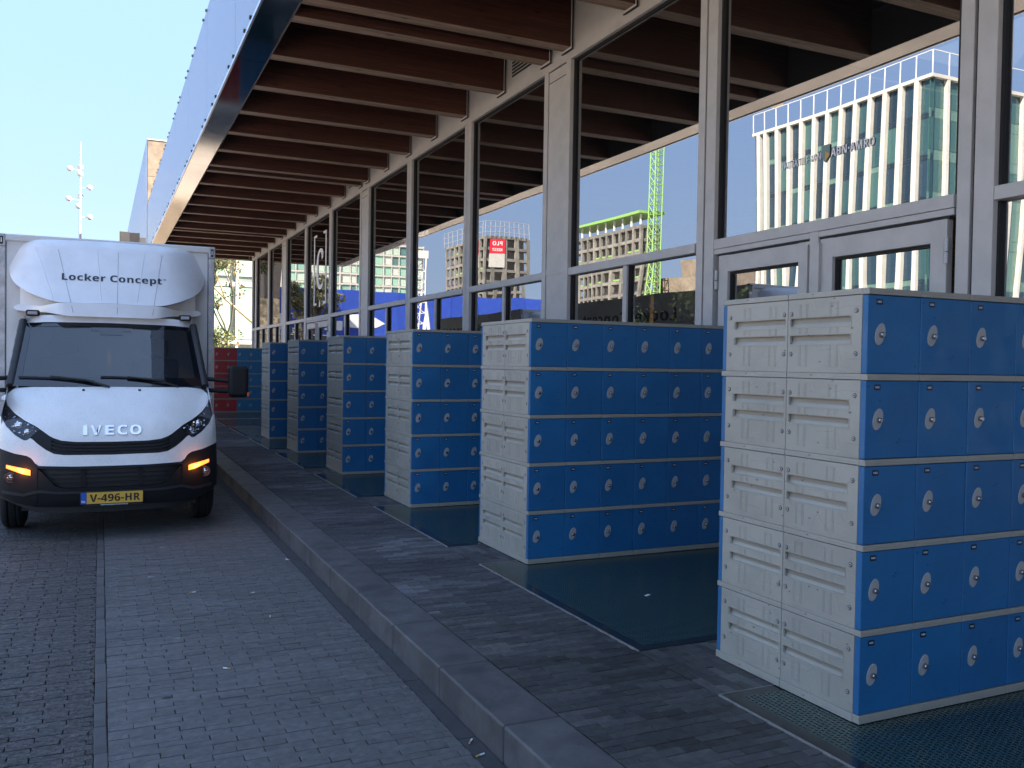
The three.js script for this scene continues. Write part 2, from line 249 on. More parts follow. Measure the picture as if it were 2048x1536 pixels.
{
  const cols = [0.05, 0.062, 0.074, 0.086, 0.10, 0.12, 0.15, 0.21].map((k, i) => lin(k, k * 0.96, k * (i % 3 ? 0.93 : 0.89)));
  const o = { bumpMap: rep(bumpT, 6), bumpScale: 0.002 };
  const p = setting('pavement', bxx(1.803, 5.05, -0.2, -0.014, -40, 6), M.bed);
  const geos = [0, 1, 2, 3].map(() => brickGeo(0.2062, 0.0525, 0.06, 0.0016, 0.0015));
  const spots = field(1.804, PX0 - 0.012, -0.9, -34.2, 0.2105, 0.0545, 0);
  for (const [za] of panels) spots.push(...field(PX0, 5.02, za + 0.67, za + 0.003, 0.2105, 0.0545, 0, 'z'));
  pave(p, spots, geos, brickMats(cols, grainT, 4, o), cols.map((c) => c.clone().multiplyScalar(1 / 0.1)), std({ color: lin(0.1, 0.1, 0.11), map: rep(grainT, 4), roughness: 0.8, ...o }));
  const glassTop = phy({ color: lin(0.10, 0.135, 0.135), map: rep(dotT, 10), roughness: 0.7, roughnessMap: rep(dotR, 10), ior: 1.55 });
  const rim = phy({ color: lin(0.02, 0.022, 0.024), roughness: 0.14, ior: 1.5 });
  const steel = std({ color: lin(0.5, 0.48, 0.44), metalness: 0.4, roughness: 0.45, map: rep(grainT, 5) });
  for (const [za, zb] of panels) {
    const t = part('glass_panel', bxx(PX0 + 0.075, PX1, -0.01, 0.003, zb + 0.07, za - 0.07), glassTop, p);
    part('panel_border', [bxx(PX0 + 0.004, PX0 + 0.074, -0.01, 0.002, zb + 0.002, za - 0.002), bxx(PX0 + 0.075, PX1, -0.01, 0.002, za - 0.069, za - 0.002), bxx(PX0 + 0.075, PX1, -0.01, 0.002, zb + 0.002, zb + 0.069)], rim, t);
    part('edge_strip', [bxx(PX0 - 0.009, PX0 + 0.002, -0.03, 0.0035, zb, za), bxx(PX0, PX1, -0.03, 0.0035, zb - 0.004, zb - 0.001)], steel, t);
  }
}

// ------------------------------------------------------------------ pavilion
const GX = 5.16, FX = 5.09;                                           // glass plane, front of the frames
const YB = 5.307, YT = 2.62, YG = 5.18, XO = 1.53, XI = 1.9, ZEND = -34.9, ZNEAR = 13;
const pav = thing('glass_pavilion', 'long glass pavilion with timber beamed canopy and grey window frames', 'building');
const COLS = [0, -9.72, -18.5, -27.6].map((z, i) => i ? z : -0.75);
COLS.unshift(8.2);
const MULS = [5.2, 2.2, -3.93, -6.73, -12.66, -15.5, -21.6, -24.5, -30.4, -33.1];
part('roof', [bxx(XO + 0.02, 9.6, 6.02, 7.1, ZEND + 0.02, ZNEAR), bxx(13.6, 15, 6.02, 7.1, ZEND + 0.02, ZNEAR), bxx(9.6, 13.6, 6.02, 7.1, ZEND + 0.02, -9.2), bxx(9.6, 13.6, 6.02, 7.1, -5.2, ZNEAR)], M.roofing, pav);  // unseen opening added in the roof so sun reaches the post and plant inside
part('soffit', bxx(XI, GX, 6.0, 6.018, ZEND + 0.05, ZNEAR), M.soffit, pav);
part('rear_wall', bxx(14.7, 15, -0.1, 6.02, ZEND + 0.5, ZNEAR), M.inner, pav);
part('end_wall', [bxx(GX + 0.1, 14.7, -0.1, 6.02, -34.2, -34.0), bxx(GX + 0.1, 14.7, -0.1, 6.02, ZNEAR - 0.2, ZNEAR)], M.inner, pav);
part('floor', bxx(5.06, 14.7, -0.1, 0.006, -34, ZNEAR), std({ color: lin(0.10, 0.085, 0.07), map: rep(woodT, 0.4, 1), roughness: 0.5 }), pav);
part('ceiling', [bxx(GX + 0.1, 9.6, 5.6, 5.62, -33.9, ZNEAR - 0.2), bxx(13.6, 14.7, 5.6, 5.62, -33.9, ZNEAR - 0.2), bxx(9.6, 13.6, 5.6, 5.62, -33.9, -9.2), bxx(9.6, 13.6, 5.6, 5.62, -5.2, ZNEAR - 0.2)], M.inner, pav);  // the same added opening, letting that sun on through the ceiling
// canopy edge: polished underside, reflecting panels above, clips
{
  const SEAM = 3.32; let k = 0;
  for (let z = 8.26; z > ZEND; z -= SEAM, k++) {
    const zb = Math.max(z - SEAM, ZEND), t = part('fascia_panel', bxx(XO - 0.012, XO + 0.012, YB + 0.03, 7.12, zb + 0.006, z - 0.006), M.pv, pav);
    t.rotation.z = 0;
    part('fascia_soffit', bxx(XO + 0.005, XI, YB, YB + 0.02, zb + 0.003, z - 0.003), M.mirror, pav);
    for (const [y, s] of [[7.12, 1], [YB + 0.06, 1]]) for (let c = 0; c < 4; c++) part('clip', box(0.03, 0.032, 0.05, XO - 0.018, y, z - 0.12 - c * 0.95 - (c % 2) * -0.5), M.black, pav);
  }
  part('fascia_trim', bxx(XO - 0.02, XO + 0.003, YB - 0.012, YB + 0.026, ZEND, ZNEAR), M.trim, pav);
  part('fascia_inner_trim', bxx(XI - 0.004, XI + 0.012, YB - 0.004, YB + 0.5, ZEND, ZNEAR), M.soffit, pav);
  part('end_fascia', bxx(XO + 0.012, GX + 6, YB - 0.02, 7.12, ZEND - 0.06, ZEND), M.mirror, pav);
}
// timber beams, in pairs at the columns
const BW = 0.2, beamZ = [];
for (let c = 0; c < COLS.length; c++) {
  beamZ.push([COLS[c] + 0.38, 1], [COLS[c] - 0.18, 1]);
  const nx = COLS[c + 1] ?? -36.4, a = COLS[c] - 0.18, b = nx + 0.38; for (let i = 1; i < 6; i++) beamZ.push([lerp(a, b, i / 6), 0]);
}
const beamG = bxx(XI + 0.012, FX + 0.02, YB, 6.0, -BW, 0), collarG = [bxx(FX - 0.035, FX + 0.01, YB - 0.03, YB - 0.004, -BW - 0.03, 0.03), bxx(FX - 0.035, FX + 0.01, YB - 0.004, 5.95, 0.004, 0.03)];
const litUnderG = bxx(XI + 0.014, FX - 0.036, YB - 0.006, YB - 0.001, -BW + 0.003, -0.003);  // thin strip added under the beam to carry the painted ground light
M.lam = std({ color: lin(0.74, 0.60, 0.48), map: rep(woodT, 0.35, 1.1), roughness: 0.65 });  // paler copy of the beam wood: light from the ground put into its colour
const collar = join(collarG), collarL = join([bxx(FX - 0.036, FX - 0.02, YB - 0.042, YB - 0.031, -BW - 0.035, 0.042), bxx(FX - 0.036, FX - 0.02, YB - 0.03, 5.95, 0.031, 0.042)]);
const beamVar = [0, 1, 2].map((i) => { const g = beamG.clone(), uv = g.attributes.uv; for (let k = 0; k < uv.count; k++) uv.setXY(k, uv.getX(k) + i * 1.37, uv.getY(k) + i * 0.213); return g; });
beamZ.filter(([z]) => z > ZEND + 0.25 && z < ZNEAR).forEach(([z], i) => { const o = part('timber_beam', beamVar[i % 3], i % 2 ? M.wood : M.woodA, pav, 0, 0, z); part('lit_underside', litUnderG, M.lam, o); part('collar', collar, M.header, o); part('shadow_gap', collarL, M.gasket, o); });  // the pale underside strip is painted light, not another timber layer
for (const z of COLS) part('beam_pair_soffit', bxx(XI + 0.02, FX - 0.04, YB + 0.10, YB + 0.115, z - 0.17, z + 0.17), M.mirror, pav);
// header above the glass
part('header', [bxx(FX, GX + 0.1, YG, 6.0, -34.0, ZNEAR)], M.header, pav);
for (const c of COLS) { const z = c - 0.4; for (let i = 0; i < 9; i++) { const o = part('louvre_slat', box(0.012, 0.02, 0.85, FX - 0.008, 5.44 + i * 0.045, z - 0.5), M.gasket, pav); o.position.set(0, 0, 0); } }
// columns, mullions
for (const c of COLS) {
  const o = part('column', rbox(0.09, YG - 0.02, 0.45, 0.006, FX + 0.045, (YG - 0.02) / 2, c), M.frame, pav);
  for (const s of [-1, 1]) part('column_frame', rbox(0.12, YG - 0.004, 0.105, 0.006, FX + 0.05, (YG - 0.004) / 2, c + s * 0.29), M.frame, o);
  part('joint', [bxx(FX + 0.004, FX + 0.02, YT - 0.005, YT + 0.004, c - 0.237, c + 0.237), bxx(FX - 0.002, FX + 0.006, 5.02, 5.03, c - 0.22, c + 0.22)], M.gasket, o);
  part('cross_band', rbox(0.09, 0.075, 0.475, 0.004, FX + 0.04, YT + 0.045, c), M.frame, o);
}
for (const z of MULS) {
  const o = part('mullion', rbox(0.11, YG - 0.004, 0.14, 0.006, FX + 0.05, (YG - 0.004) / 2, z + 0.075), M.frame, pav);
  part('mullion_leaf', rbox(0.11, YG - 0.004, 0.10, 0.006, FX + 0.056, (YG - 0.004) / 2, z - 0.075), M.frame, o);
  part('shadow_gap', bxx(FX + 0.03, FX + 0.06, 0, YG - 0.004, z - 0.026, z + 0.006), M.gasket, o);
}
part('corner_post', rbox(0.2, YG, 0.2, 0.006, FX + 0.1, YG / 2, -33.88), M.frame, pav);
// panes: each a sheet that bows a little, as toughened panes do
function pane(z0, z1, y0, y1, sx, sy, ph) {
  const nz = 14, ny = 12, P = [], N = [], U = [], I = [], f = (a, b) => 0.0012 * sx * Math.sin(Math.PI * a) * Math.sin(Math.PI * b) + 0.0005 * sy * Math.sin(a * 7 + ph) * Math.sin(b * 5 + ph * 1.7);
  const w = z1 - z0, h = y1 - y0, e = 1e-3;
  for (let j = 0; j <= ny; j++) for (let i = 0; i <= nz; i++) { const a = i / nz, b = j / ny, da = (f(a + e, b) - f(a - e, b)) / (2 * e) / w, db = (f(a, b + e) - f(a, b - e)) / (2 * e) / h; P.push(GX - f(a, b), y0 + h * b, z0 + w * a); const n = V(-1, -db, -da).normalize(); N.push(n.x, n.y, n.z); U.push(w * a, h * b); }
  for (let j = 0; j < ny; j++) for (let i = 0; i < nz; i++) { const a = j * (nz + 1) + i, b = a + 1, c = a + nz + 1, d = c + 1; I.push(a, b, d, a, d, c); }
  const g = new THREE.BufferGeometry(); g.setAttribute('position', new THREE.Float32BufferAttribute(P, 3)); g.setAttribute('normal', new THREE.Float32BufferAttribute(N, 3)); g.setAttribute('uv', new THREE.Float32BufferAttribute(U, 2)); g.setIndex(I); return g;
}
const uprights = [...COLS.map((z) => [z, 0.345]), ...MULS.map((z) => [z, 0.145])].sort((a, b) => b[0] - a[0]);
uprights.push([-33.88, 0.1]);
let signPane, logoPane;
for (let i = 0; i + 1 < uprights.length; i++) {
  const z1 = uprights[i][0] - uprights[i][1], z0 = uprights[i + 1][0] + uprights[i + 1][1]; if (z1 - z0 < 0.3) { part('infill', bxx(FX + 0.02, FX + 0.1, 0, YG, z0, z1), M.frame, pav); continue; }
  const doors = Math.abs(uprights[i][0] + 3.93) < 0.1 || Math.abs(uprights[i][0] + 21.6) < 0.1;
  const o = part('window_pane', pane(z0, z1, YT + 0.06, YG - 0.012, rr(-1, 1), rr(0.4, 1.2), rnd() * 6), M.glass, pav);
  part('gasket', [bxx(GX - 0.03, GX + 0.03, YT + 0.04, YG, z0 - 0.004, z0 + 0.022), bxx(GX - 0.03, GX + 0.03, YT + 0.04, YG, z1 - 0.022, z1 + 0.004), bxx(GX - 0.03, GX + 0.03, YG - 0.014, YG, z0, z1)], M.gasket, o);
  if (doors && z1 > -10) signPane = o; else if (doors) logoPane = o;
  part('transom', rbox(0.1, 0.09, z1 - z0, 0.006, FX + 0.05, YT + 0.015, (z0 + z1) / 2), M.frame, pav);
  const zm = (z0 + z1) / 2;
  if (!doors) {
    part('lower_mullion', rbox(0.08, YT - 0.03, 0.075, 0.005, FX + 0.055, (YT - 0.03) / 2, zm), M.frame, pav);
    for (const [a, b] of [[z0, zm - 0.037], [zm + 0.037, z1]]) { const q = part('lower_pane', pane(a, b, 0.12, YT - 0.03, rr(-1, 1), rr(0.4, 1), rnd() * 6), M.glass, pav); part('gasket', [bxx(GX - 0.03, GX + 0.03, 0.12, YT - 0.03, a - 0.004, a + 0.016), bxx(GX - 0.03, GX + 0.03, 0.12, YT - 0.03, b - 0.016, b + 0.004)], M.gasket, q); }
    part('sill', rbox(0.1, 0.12, z1 - z0, 0.005, FX + 0.05, 0.06, zm), M.frame, pav);
  } else {
    part('door_post', rbox(0.1, YT - 0.03, 0.09, 0.005, FX + 0.05, (YT - 0.03) / 2, zm), M.frame, pav);
    part('door_head', [rbox(0.09, 0.045, z1 - z0, 0.005, FX + 0.05, YT - 0.055, zm)], M.frame, pav);
    for (const [a, b, s] of [[z0 + 0.05, zm - 0.05, 1], [zm + 0.05, z1 - 0.05, -1]]) {
      const top = 2.525, d = part('door', pane(a + 0.14, b - 0.14, 0.3, top - 0.16, rr(-0.5, 0.5), 0.5, rnd() * 6), M.glass, pav);
      part('door_frame', [rbox(0.06, top, 0.13, 0.005, FX + 0.045, top / 2, a + 0.07), rbox(0.06, top, 0.13, 0.005, FX + 0.045, top / 2, b - 0.07), rbox(0.058, 0.15, b - a - 0.26, 0.004, FX + 0.045, top - 0.078, (a + b) / 2), rbox(0.058, 0.28, b - a - 0.26, 0.004, FX + 0.045, 0.15, (a + b) / 2)], M.frame, d);
      part('door_gap', bxx(FX + 0.02, FX + 0.05, top + 0.001, top + 0.015, a - 0.01, b + 0.01), M.gasket, d);
      part('gasket', [bxx(GX - 0.025, GX + 0.02, 0.3, top - 0.16, a + 0.132, a + 0.15), bxx(GX - 0.025, GX + 0.02, 0.3, top - 0.16, b - 0.15, b - 0.132), bxx(GX - 0.025, GX + 0.02, top - 0.172, top - 0.155, a + 0.14, b - 0.14)], M.gasket, d);
      const hz = s > 0 ? a - 0.005 : b + 0.005; for (const y of [2.3, 1.2, 0.3]) part('hinge', [cyl(0.016, 0.016, 0.09, 10, FX + 0.0, y + 0.05, hz), cyl(0.016, 0.016, 0.075, 10, FX + 0.0, y - 0.04, hz)], M.alu, d);
      part('closer_edge', bxx(FX - 0.012, FX + 0.014, 0.2, top - 0.03, s > 0 ? b - 0.02 : a + 0.005, s > 0 ? b - 0.004 : a + 0.02), M.frame, d);
    }
  }
}
// lettering on the panes: the reader stands on the street side
{
  const put = (g, m, name, z, y) => { g.rotateY(-Math.PI / 2); return part(name, g, m, signPane, GX - 0.006, y, z); };
  put(text('INITIATIEF VAN', 0.056, 0.002, 'sans_regular', 0.44), M.sticker, 'lettering', -5.56, 3.165);
  put(text('ABN\u00b7AMRO', 0.066, 0.002, 'sans_bold', 0.43), M.sticker, 'lettering', -5.02, 3.165);
  const sh = new THREE.Shape([[-0.045, 0.07], [0.045, 0.07], [0.045, -0.02], [0, -0.07], [-0.045, -0.02]].map((a) => new THREE.Vector2(...a)));
  put(new THREE.ExtrudeGeometry(sh, { depth: 0.002, bevelEnabled: false }), std({ color: lin(0.17, 0.27, 0.26), roughness: 0.5 }), 'emblem', -5.29, 3.2);
  const sh2 = new THREE.Shape([[-0.002, 0.018], [0.043, -0.004], [0.043, -0.018], [-0.002, -0.058]].map((a) => new THREE.Vector2(...a)));
  put(new THREE.ExtrudeGeometry(sh2, { depth: 0.002, bevelEnabled: false }), std({ color: lin(0.6, 0.33, 0.08), roughness: 0.5 }), 'emblem', -5.289, 3.2).position.x -= 0.003;
  const c = text('C', 0.9, 0.002, 'serif_bold', 0.78); c.computeBoundingBox(); const b = c.boundingBox; c.translate(0, -(b.min.y + b.max.y) / 2, 0).scale(1, 1.06 / (b.max.y - b.min.y), 1).rotateY(-Math.PI / 2);
  part('letter', c, M.sticker, logoPane, GX - 0.006, 3.9, -23.0);
  for (const s of [-1, 1]) {
    const z = -22.98 + s * 0.66;
    part('bracket', [bxx(-0.004, 0, 2.98, 4.83, z - 0.05, z + 0.05), bxx(-0.004, 0, 4.77, 4.83, z - (s > 0 ? 0.28 : -0.035), z + (s > 0 ? -0.035 : 0.28)), bxx(-0.004, 0, 2.98, 3.04, z - (s > 0 ? 0.28 : -0.035), z + (s > 0 ? -0.035 : 0.28))], M.sticker, logoPane, GX - 0.004);
  }
  const dot = new THREE.SphereGeometry(1, 12, 8); dot.scale(0.002, 0.09, 0.075); part('letter', dot, M.sticker, logoPane, GX - 0.006, 3.0, -22.98);
}

// ------------------------------------------------------------------ lockers
const LW = 0.3133, LH = 1.85, LD = 0.9488, LX = 2.9144;
const RAILH = 0.027, BASEH = 0.036, DH = (LH - BASEH - 5 * RAILH) / 5;
const doorY = (t) => LH - RAILH - DH - t * (DH + RAILH);              // bottom of the door in tier t, 0 at the top
// number labels: one sheet, cells of 64 x 40
const labelSheet = (() => {
  const c = document.createElement('canvas'); c.width = 1024; c.height = 1024; const x = c.getContext('2d'); x.fillStyle = '#060a1c'; x.fillRect(0, 0, 1024, 1024); x.fillStyle = '#e8ecf2'; x.font = 'bold 21px sans-serif'; x.textAlign = 'center';
  for (let i = 0; i < 400; i++) x.fillText(String(1451 - 30 * Math.floor(i / 30) + (i % 30)), (i % 16) * 64 + 32, Math.floor(i / 16) * 40 + 27);
  const t = new THREE.CanvasTexture(c); t.colorSpace = THREE.SRGBColorSpace; return t;
})();
const labelMat = std({ map: labelSheet, roughness: 0.4 });
const labelGeo = (i) => { const g = new THREE.PlaneGeometry(0.036, 0.0235), u0 = (i % 16) * 64 / 1024, v1 = 1 - Math.floor(i / 16) * 40 / 1024, uv = g.attributes.uv; for (let k = 0; k < 4; k++) uv.setXY(k, u0 + uv.getX(k) * 64 / 1024, v1 - (1 - uv.getY(k)) * 40 / 1024); return g; };
const doorG = rbox(LW - 0.0035, DH - 0.004, 0.03, 0.004, LW / 2, DH / 2, -0.015, 2);
const shifted = (g, a, b) => { const h = g.clone(), uv = h.attributes.uv; for (let i = 0; i < uv.count; i++) uv.setXY(i, uv.getX(i) + a, uv.getY(i) + b); return h; };
const doorGs = [0, 1, 2, 3, 4, 5, 6, 7].map((i) => shifted(doorG, i * 0.37, (i % 3) * 0.41 + i * 0.05));
const railG = rbox(LW - 0.0015, RAILH, 0.05, 0.003, LW / 2, RAILH / 2, -0.0225, 1), baseG = rbox(LW - 0.0015, BASEH, 0.05, 0.003, LW / 2, BASEH / 2, -0.0225, 1);
const ellipse = (() => { const s = new THREE.Shape(); s.absellipse(0, 0, 0.0262, 0.0465, 0, Math.PI * 2); const g = new THREE.ExtrudeGeometry(s, { depth: 0.003, bevelEnabled: true, bevelSize: 0.0012, bevelThickness: 0.001, bevelSegments: 1, curveSegments: 14 }); return g.rotateZ(-0.3); })();
const knobG = join([cyl(0.0115, 0.0125, 0.013, 14, 0, 0, 0.0095, 'z'), cyl(0.009, 0.0115, 0.004, 14, 0, 0, 0.018, 'z').rotateZ(0.3)]);
const slotKey = bxx(-0.0012, 0.0012, -0.006, 0.006, 0.0195, 0.0208);
// one tier of the end face: width along z (from the seam outwards), two finger slots sunk into it
const EW = LD / 2 - 0.031 - 0.0015, ET = DH + RAILH;
function endPanel(ribs) {
  const s = new THREE.Shape([new THREE.Vector2(0, 0), new THREE.Vector2(EW, 0), new THREE.Vector2(EW, DH - 0.002), new THREE.Vector2(0, DH - 0.002)]);
  const slot = (y) => { const h = new THREE.Path(), a = 0.014, b = EW - 0.062, r = 0.008, t = 0.038; h.moveTo(a + r, y); h.lineTo(b - r, y); h.absarc(b - r, y + r, r, -Math.PI / 2, 0, false); h.lineTo(b, y + t - r); h.absarc(b - r, y + t - r, r, 0, Math.PI / 2, false); h.lineTo(a + r, y + t); h.absarc(a + r, y + t - r, r, Math.PI / 2, Math.PI, false); h.lineTo(a, y + r); h.absarc(a + r, y + r, r, Math.PI, Math.PI * 1.5, false); return h; };
  const ys = [DH * 0.385, DH * 0.62]; for (const y of ys) s.holes.push(slot(y));
  const g = new THREE.ExtrudeGeometry(s, { depth: 0.012, bevelEnabled: true, bevelSize: 0.0012, bevelThickness: 0.0012, bevelSegments: 1, bevelOffset: -0.0012, curveSegments: 3 });
  const parts = [g.translate(0, 0, -0.0132)];
  for (const y of ys) { const q = new THREE.PlaneGeometry(EW - 0.07, 0.05).rotateX(-0.42).translate((EW - 0.046) / 2, y + 0.019, -0.021); parts.push(q); }
  if (ribs) {
    for (const cx of [0.1, 0.285]) for (const [a, b] of [[DH * 0.08, ys[0] - 0.004], [ys[0] + 0.044, ys[1] - 0.004], [ys[1] + 0.044, DH * 0.93]]) for (const w of [0.025, 0.0165]) for (const sg of [-1, 1]) parts.push(box(0.0022, b - a, 0.0012, cx + sg * w, (a + b) / 2, 0.0006));
    for (const cx of [0.1, 0.285]) for (const y of [DH * 0.08, DH * 0.93]) { parts.push(box(0.05, 0.0024, 0.0018, cx, y, 0.0006), box(0.033, 0.0024, 0.0018, cx, y + (y < 0.1 ? 0.009 : -0.009), 0.0006)); }
    for (const y of ys) parts.push(box(EW - 0.064, 0.0022, 0.002, (EW - 0.048) / 2, y - 0.005, 0.0006), box(EW - 0.064, 0.0022, 0.002, (EW - 0.048) / 2, y + 0.043, 0.0006), box(0.0022, 0.048, 0.002, EW - 0.057, y + 0.019, 0.0006));
  }
  return metreUV(join(parts));
}
// local (u, y, n) of the end panel -> x = -n, z = -u on the front bank (u from the seam towards the front), mirrored on the back bank
function endGeo(g, back) { const h = clean(g), p = h.attributes.position, n = h.attributes.normal; for (let i = 0; i < p.count; i++) { const u = p.getX(i), y = p.getY(i), w = p.getZ(i), nu = n.getX(i), ny = n.getY(i), nw = n.getZ(i); p.setXYZ(i, -w, y, back ? -u : u); n.setXYZ(i, -nw, ny, back ? -nu : nu); }
  if (back) { for (const a of Object.values(h.attributes)) for (let i = 0; i < a.count; i += 3) for (let c = 0; c < a.itemSize; c++) { const t = a.array[(i + 1) * a.itemSize + c]; a.array[(i + 1) * a.itemSize + c] = a.array[(i + 2) * a.itemSize + c]; a.array[(i + 2) * a.itemSize + c] = t; } }
  if (!back) { /* x = -w, z = u keeps handedness */ } return h; }
const epFine = endPanel(true), epPlain = endPanel(false);
const EG = { fine: [false, true].map((b) => [0, 1, 2, 3].map((i) => shifted(endGeo(epFine, b), i * 0.43 + (b ? 0.2 : 0), i * 0.29))), plain: [false, true].map((b) => [0, 1].map((i) => shifted(endGeo(epPlain, b), i * 0.53, i * 0.31))) };
const endRailG = rbox(0.012, RAILH - 0.002, EW, 0.002, 0.0052, RAILH / 2, 0, 1), endBaseG = rbox(0.012, BASEH, EW, 0.002, 0.0052, BASEH / 2, 0, 1);
const screwG = cyl(0.0105, 0.0105, 0.003, 14, 0, 0, 0, 'x'), screwRing = new THREE.TorusGeometry(0.0062, 0.0021, 6, 14).rotateY(Math.PI / 2).translate(-0.0016, 0, 0);
function lockerBlock(label, z, first, near, cols, mats, x0 = LX) {
  const t = thing('locker_block', label, 'lockers', 'blue locker blocks on the pavement', x0, 0.006, z), L = cols * LW, zm = -LD / 2;
  part('carcass', [bxx(0.02, L - 0.004, 0.004, LH - 0.004, zm + 0.001, -0.031), bxx(0.02, L - 0.004, 0.004, LH - 0.004, -LD + 0.031, zm - 0.001)], M.rail, t);
  part('top_cap', [bxx(0.002, L, LH - 0.006, LH - 0.001, zm + 0.0015, -0.04), bxx(0.002, L, LH - 0.006, LH - 0.001, -LD + 0.04, zm - 0.0015)], M.rail, t);
  part('far_end', bxx(L - 0.003, L, 0.002, LH - 0.006, -LD + 0.03, -0.03), M.locker, t);
  for (let c = 0; c < cols; c++) {
    const x = c * LW;
    for (let k = 0; k < 6; k++) { const y = k < 5 ? LH - RAILH - k * ET : 0; part(k < 5 ? 'rail' : 'plinth', k < 5 ? railG : baseG, M.rail, t, x, y, 0.003); const o = part(k < 5 ? 'rail' : 'plinth', k < 5 ? railG : baseG, M.rail, t, x + LW, y, -LD - 0.003); o.rotation.y = Math.PI; }
    for (let k = 0; k < 5; k++) {
      const m = mats(c, k), d = part('door', doorGs[Math.floor(rnd() * 8)], m, t, x, doorY(k) + rr(-0.0007, 0.0007), rr(-0.0016, 0.0008)); d.rotation.y = rr(-0.003, 0.003);
      part('lock_plate', ellipse, M.plate, d, 0.072, DH * 0.505, 0.0005);
      const kn = part('lock', knobG, M.lock, d, 0.074, DH * 0.495, 0.001); void kn;
      part('number_label', labelGeo((first + c * 5 + k) % 400), labelMat, d, 0.066, DH - 0.03, 0.001);
      const b = part('door', doorG, m, t, x + LW, doorY(k), -LD); b.rotation.y = Math.PI;
    }
  }
  const kind = near ? 'fine' : 'plain';
  for (const s of [0, 1]) for (let k = 0; k < 5; k++) {
    const y = doorY(k) + 0.001, z0 = s ? zm - 0.0015 : zm + 0.0015, o = part('end_panel', EG[kind][s][Math.floor(rnd() * EG[kind][s].length)], M.locker, t, 0.001 + rr(-0.0005, 0.0005), y, z0);
    part('end_rail', endRailG, M.locker, o, -0.0012, DH, s ? -EW / 2 : EW / 2);
    if (near) for (const [u, v] of [[0.022, DH * 0.25], [0.022, DH * 0.80], [EW - 0.03, DH * 0.25], [EW - 0.03, DH * 0.80]]) { const q = part('screw', screwG, M.screwDark, o, -0.001, v, s ? -u : u); void q; part('screw', screwRing, M.screw, o, -0.001, v, s ? -u : u); }
  }
  for (const s of [0, 1]) part('end_base', endBaseG, M.locker, t, -0.002, 0, s ? zm - 0.0015 - EW / 2 : zm + 0.0015 + EW / 2);
  return t;
}
const blues = () => rnd() < 0.5 ? M.blue : M.blueB;
const ZB = [-2.732, -5.931, -8.685, -11.537, -14.454, -17.153];
const where = ['blue locker block, first in the row, standing before the glass double door', 'blue locker block, second in the row counted from the double door', 'blue locker block, third in the row counted from the double door', 'blue locker block, fourth in the row counted from the double door', 'blue locker block, next to last of the all blue row', 'blue locker block, last of the all blue row before the red lockers'];
ZB.forEach((z, i) => lockerBlock(where[i], z, i * 30, i < 3, 6, blues));
{ const t = lockerBlock('red and blue locker block standing across the end of the pavement', -26.15, 200, false, 5, (c) => c < 2 ? M.red : M.blueC, 2.9); t.userData.group = undefined; delete t.userData.group; }

// ------------------------------------------------------------------ delivery truck; local origin on the road under the front of the bumper, z forward
function hermite(pts) { return (y) => { const n = pts.length; if (y <= pts[0][0]) return pts[0][1]; if (y >= pts[n - 1][0]) return pts[n - 1][1]; let i = 0; while (y > pts[i + 1][0]) i++; const d = (k) => k <= 0 ? (pts[1][1] - pts[0][1]) / (pts[1][0] - pts[0][0]) : k >= n - 1 ? (pts[n - 1][1] - pts[n - 2][1]) / (pts[n - 1][0] - pts[n - 2][0]) : (pts[k + 1][1] - pts[k - 1][1]) / (pts[k + 1][0] - pts[k - 1][0]); const h = pts[i + 1][0] - pts[i][0], s = (y - pts[i][0]) / h, s2 = s * s, s3 = s2 * s; return (2 * s3 - 3 * s2 + 1) * pts[i][1] + (s3 - 2 * s2 + s) * h * d(i) + (3 * s2 - 2 * s3) * pts[i + 1][1] + (s3 - s2) * h * d(i + 1); }; }
const poly = (pts) => (x) => { const n = pts.length; if (x <= pts[0][0]) return pts[0][1]; for (let i = 0; i + 1 < n; i++) if (x <= pts[i + 1][0]) return lerp(pts[i][1], pts[i + 1][1], (x - pts[i][0]) / (pts[i + 1][0] - pts[i][0])); return pts[n - 1][1]; };
const noseP = hermite([[0.26, -0.09], [0.32, -0.03], [0.45, 0], [0.62, 0], [0.70, -0.018], [0.78, -0.035], [0.88, -0.06], [0.97, -0.1], [1.06, -0.17], [1.15, -0.29], [1.25, -0.44], [1.375, -0.70]]);
const nose = (x, y) => { const t = clamp((Math.abs(x) - 0.3) / 0.66, 0, 1); return noseP(y) - 0.36 * (1 - Math.sqrt(Math.max(0, 1 - t * t))) - 0.03 * x * x; };
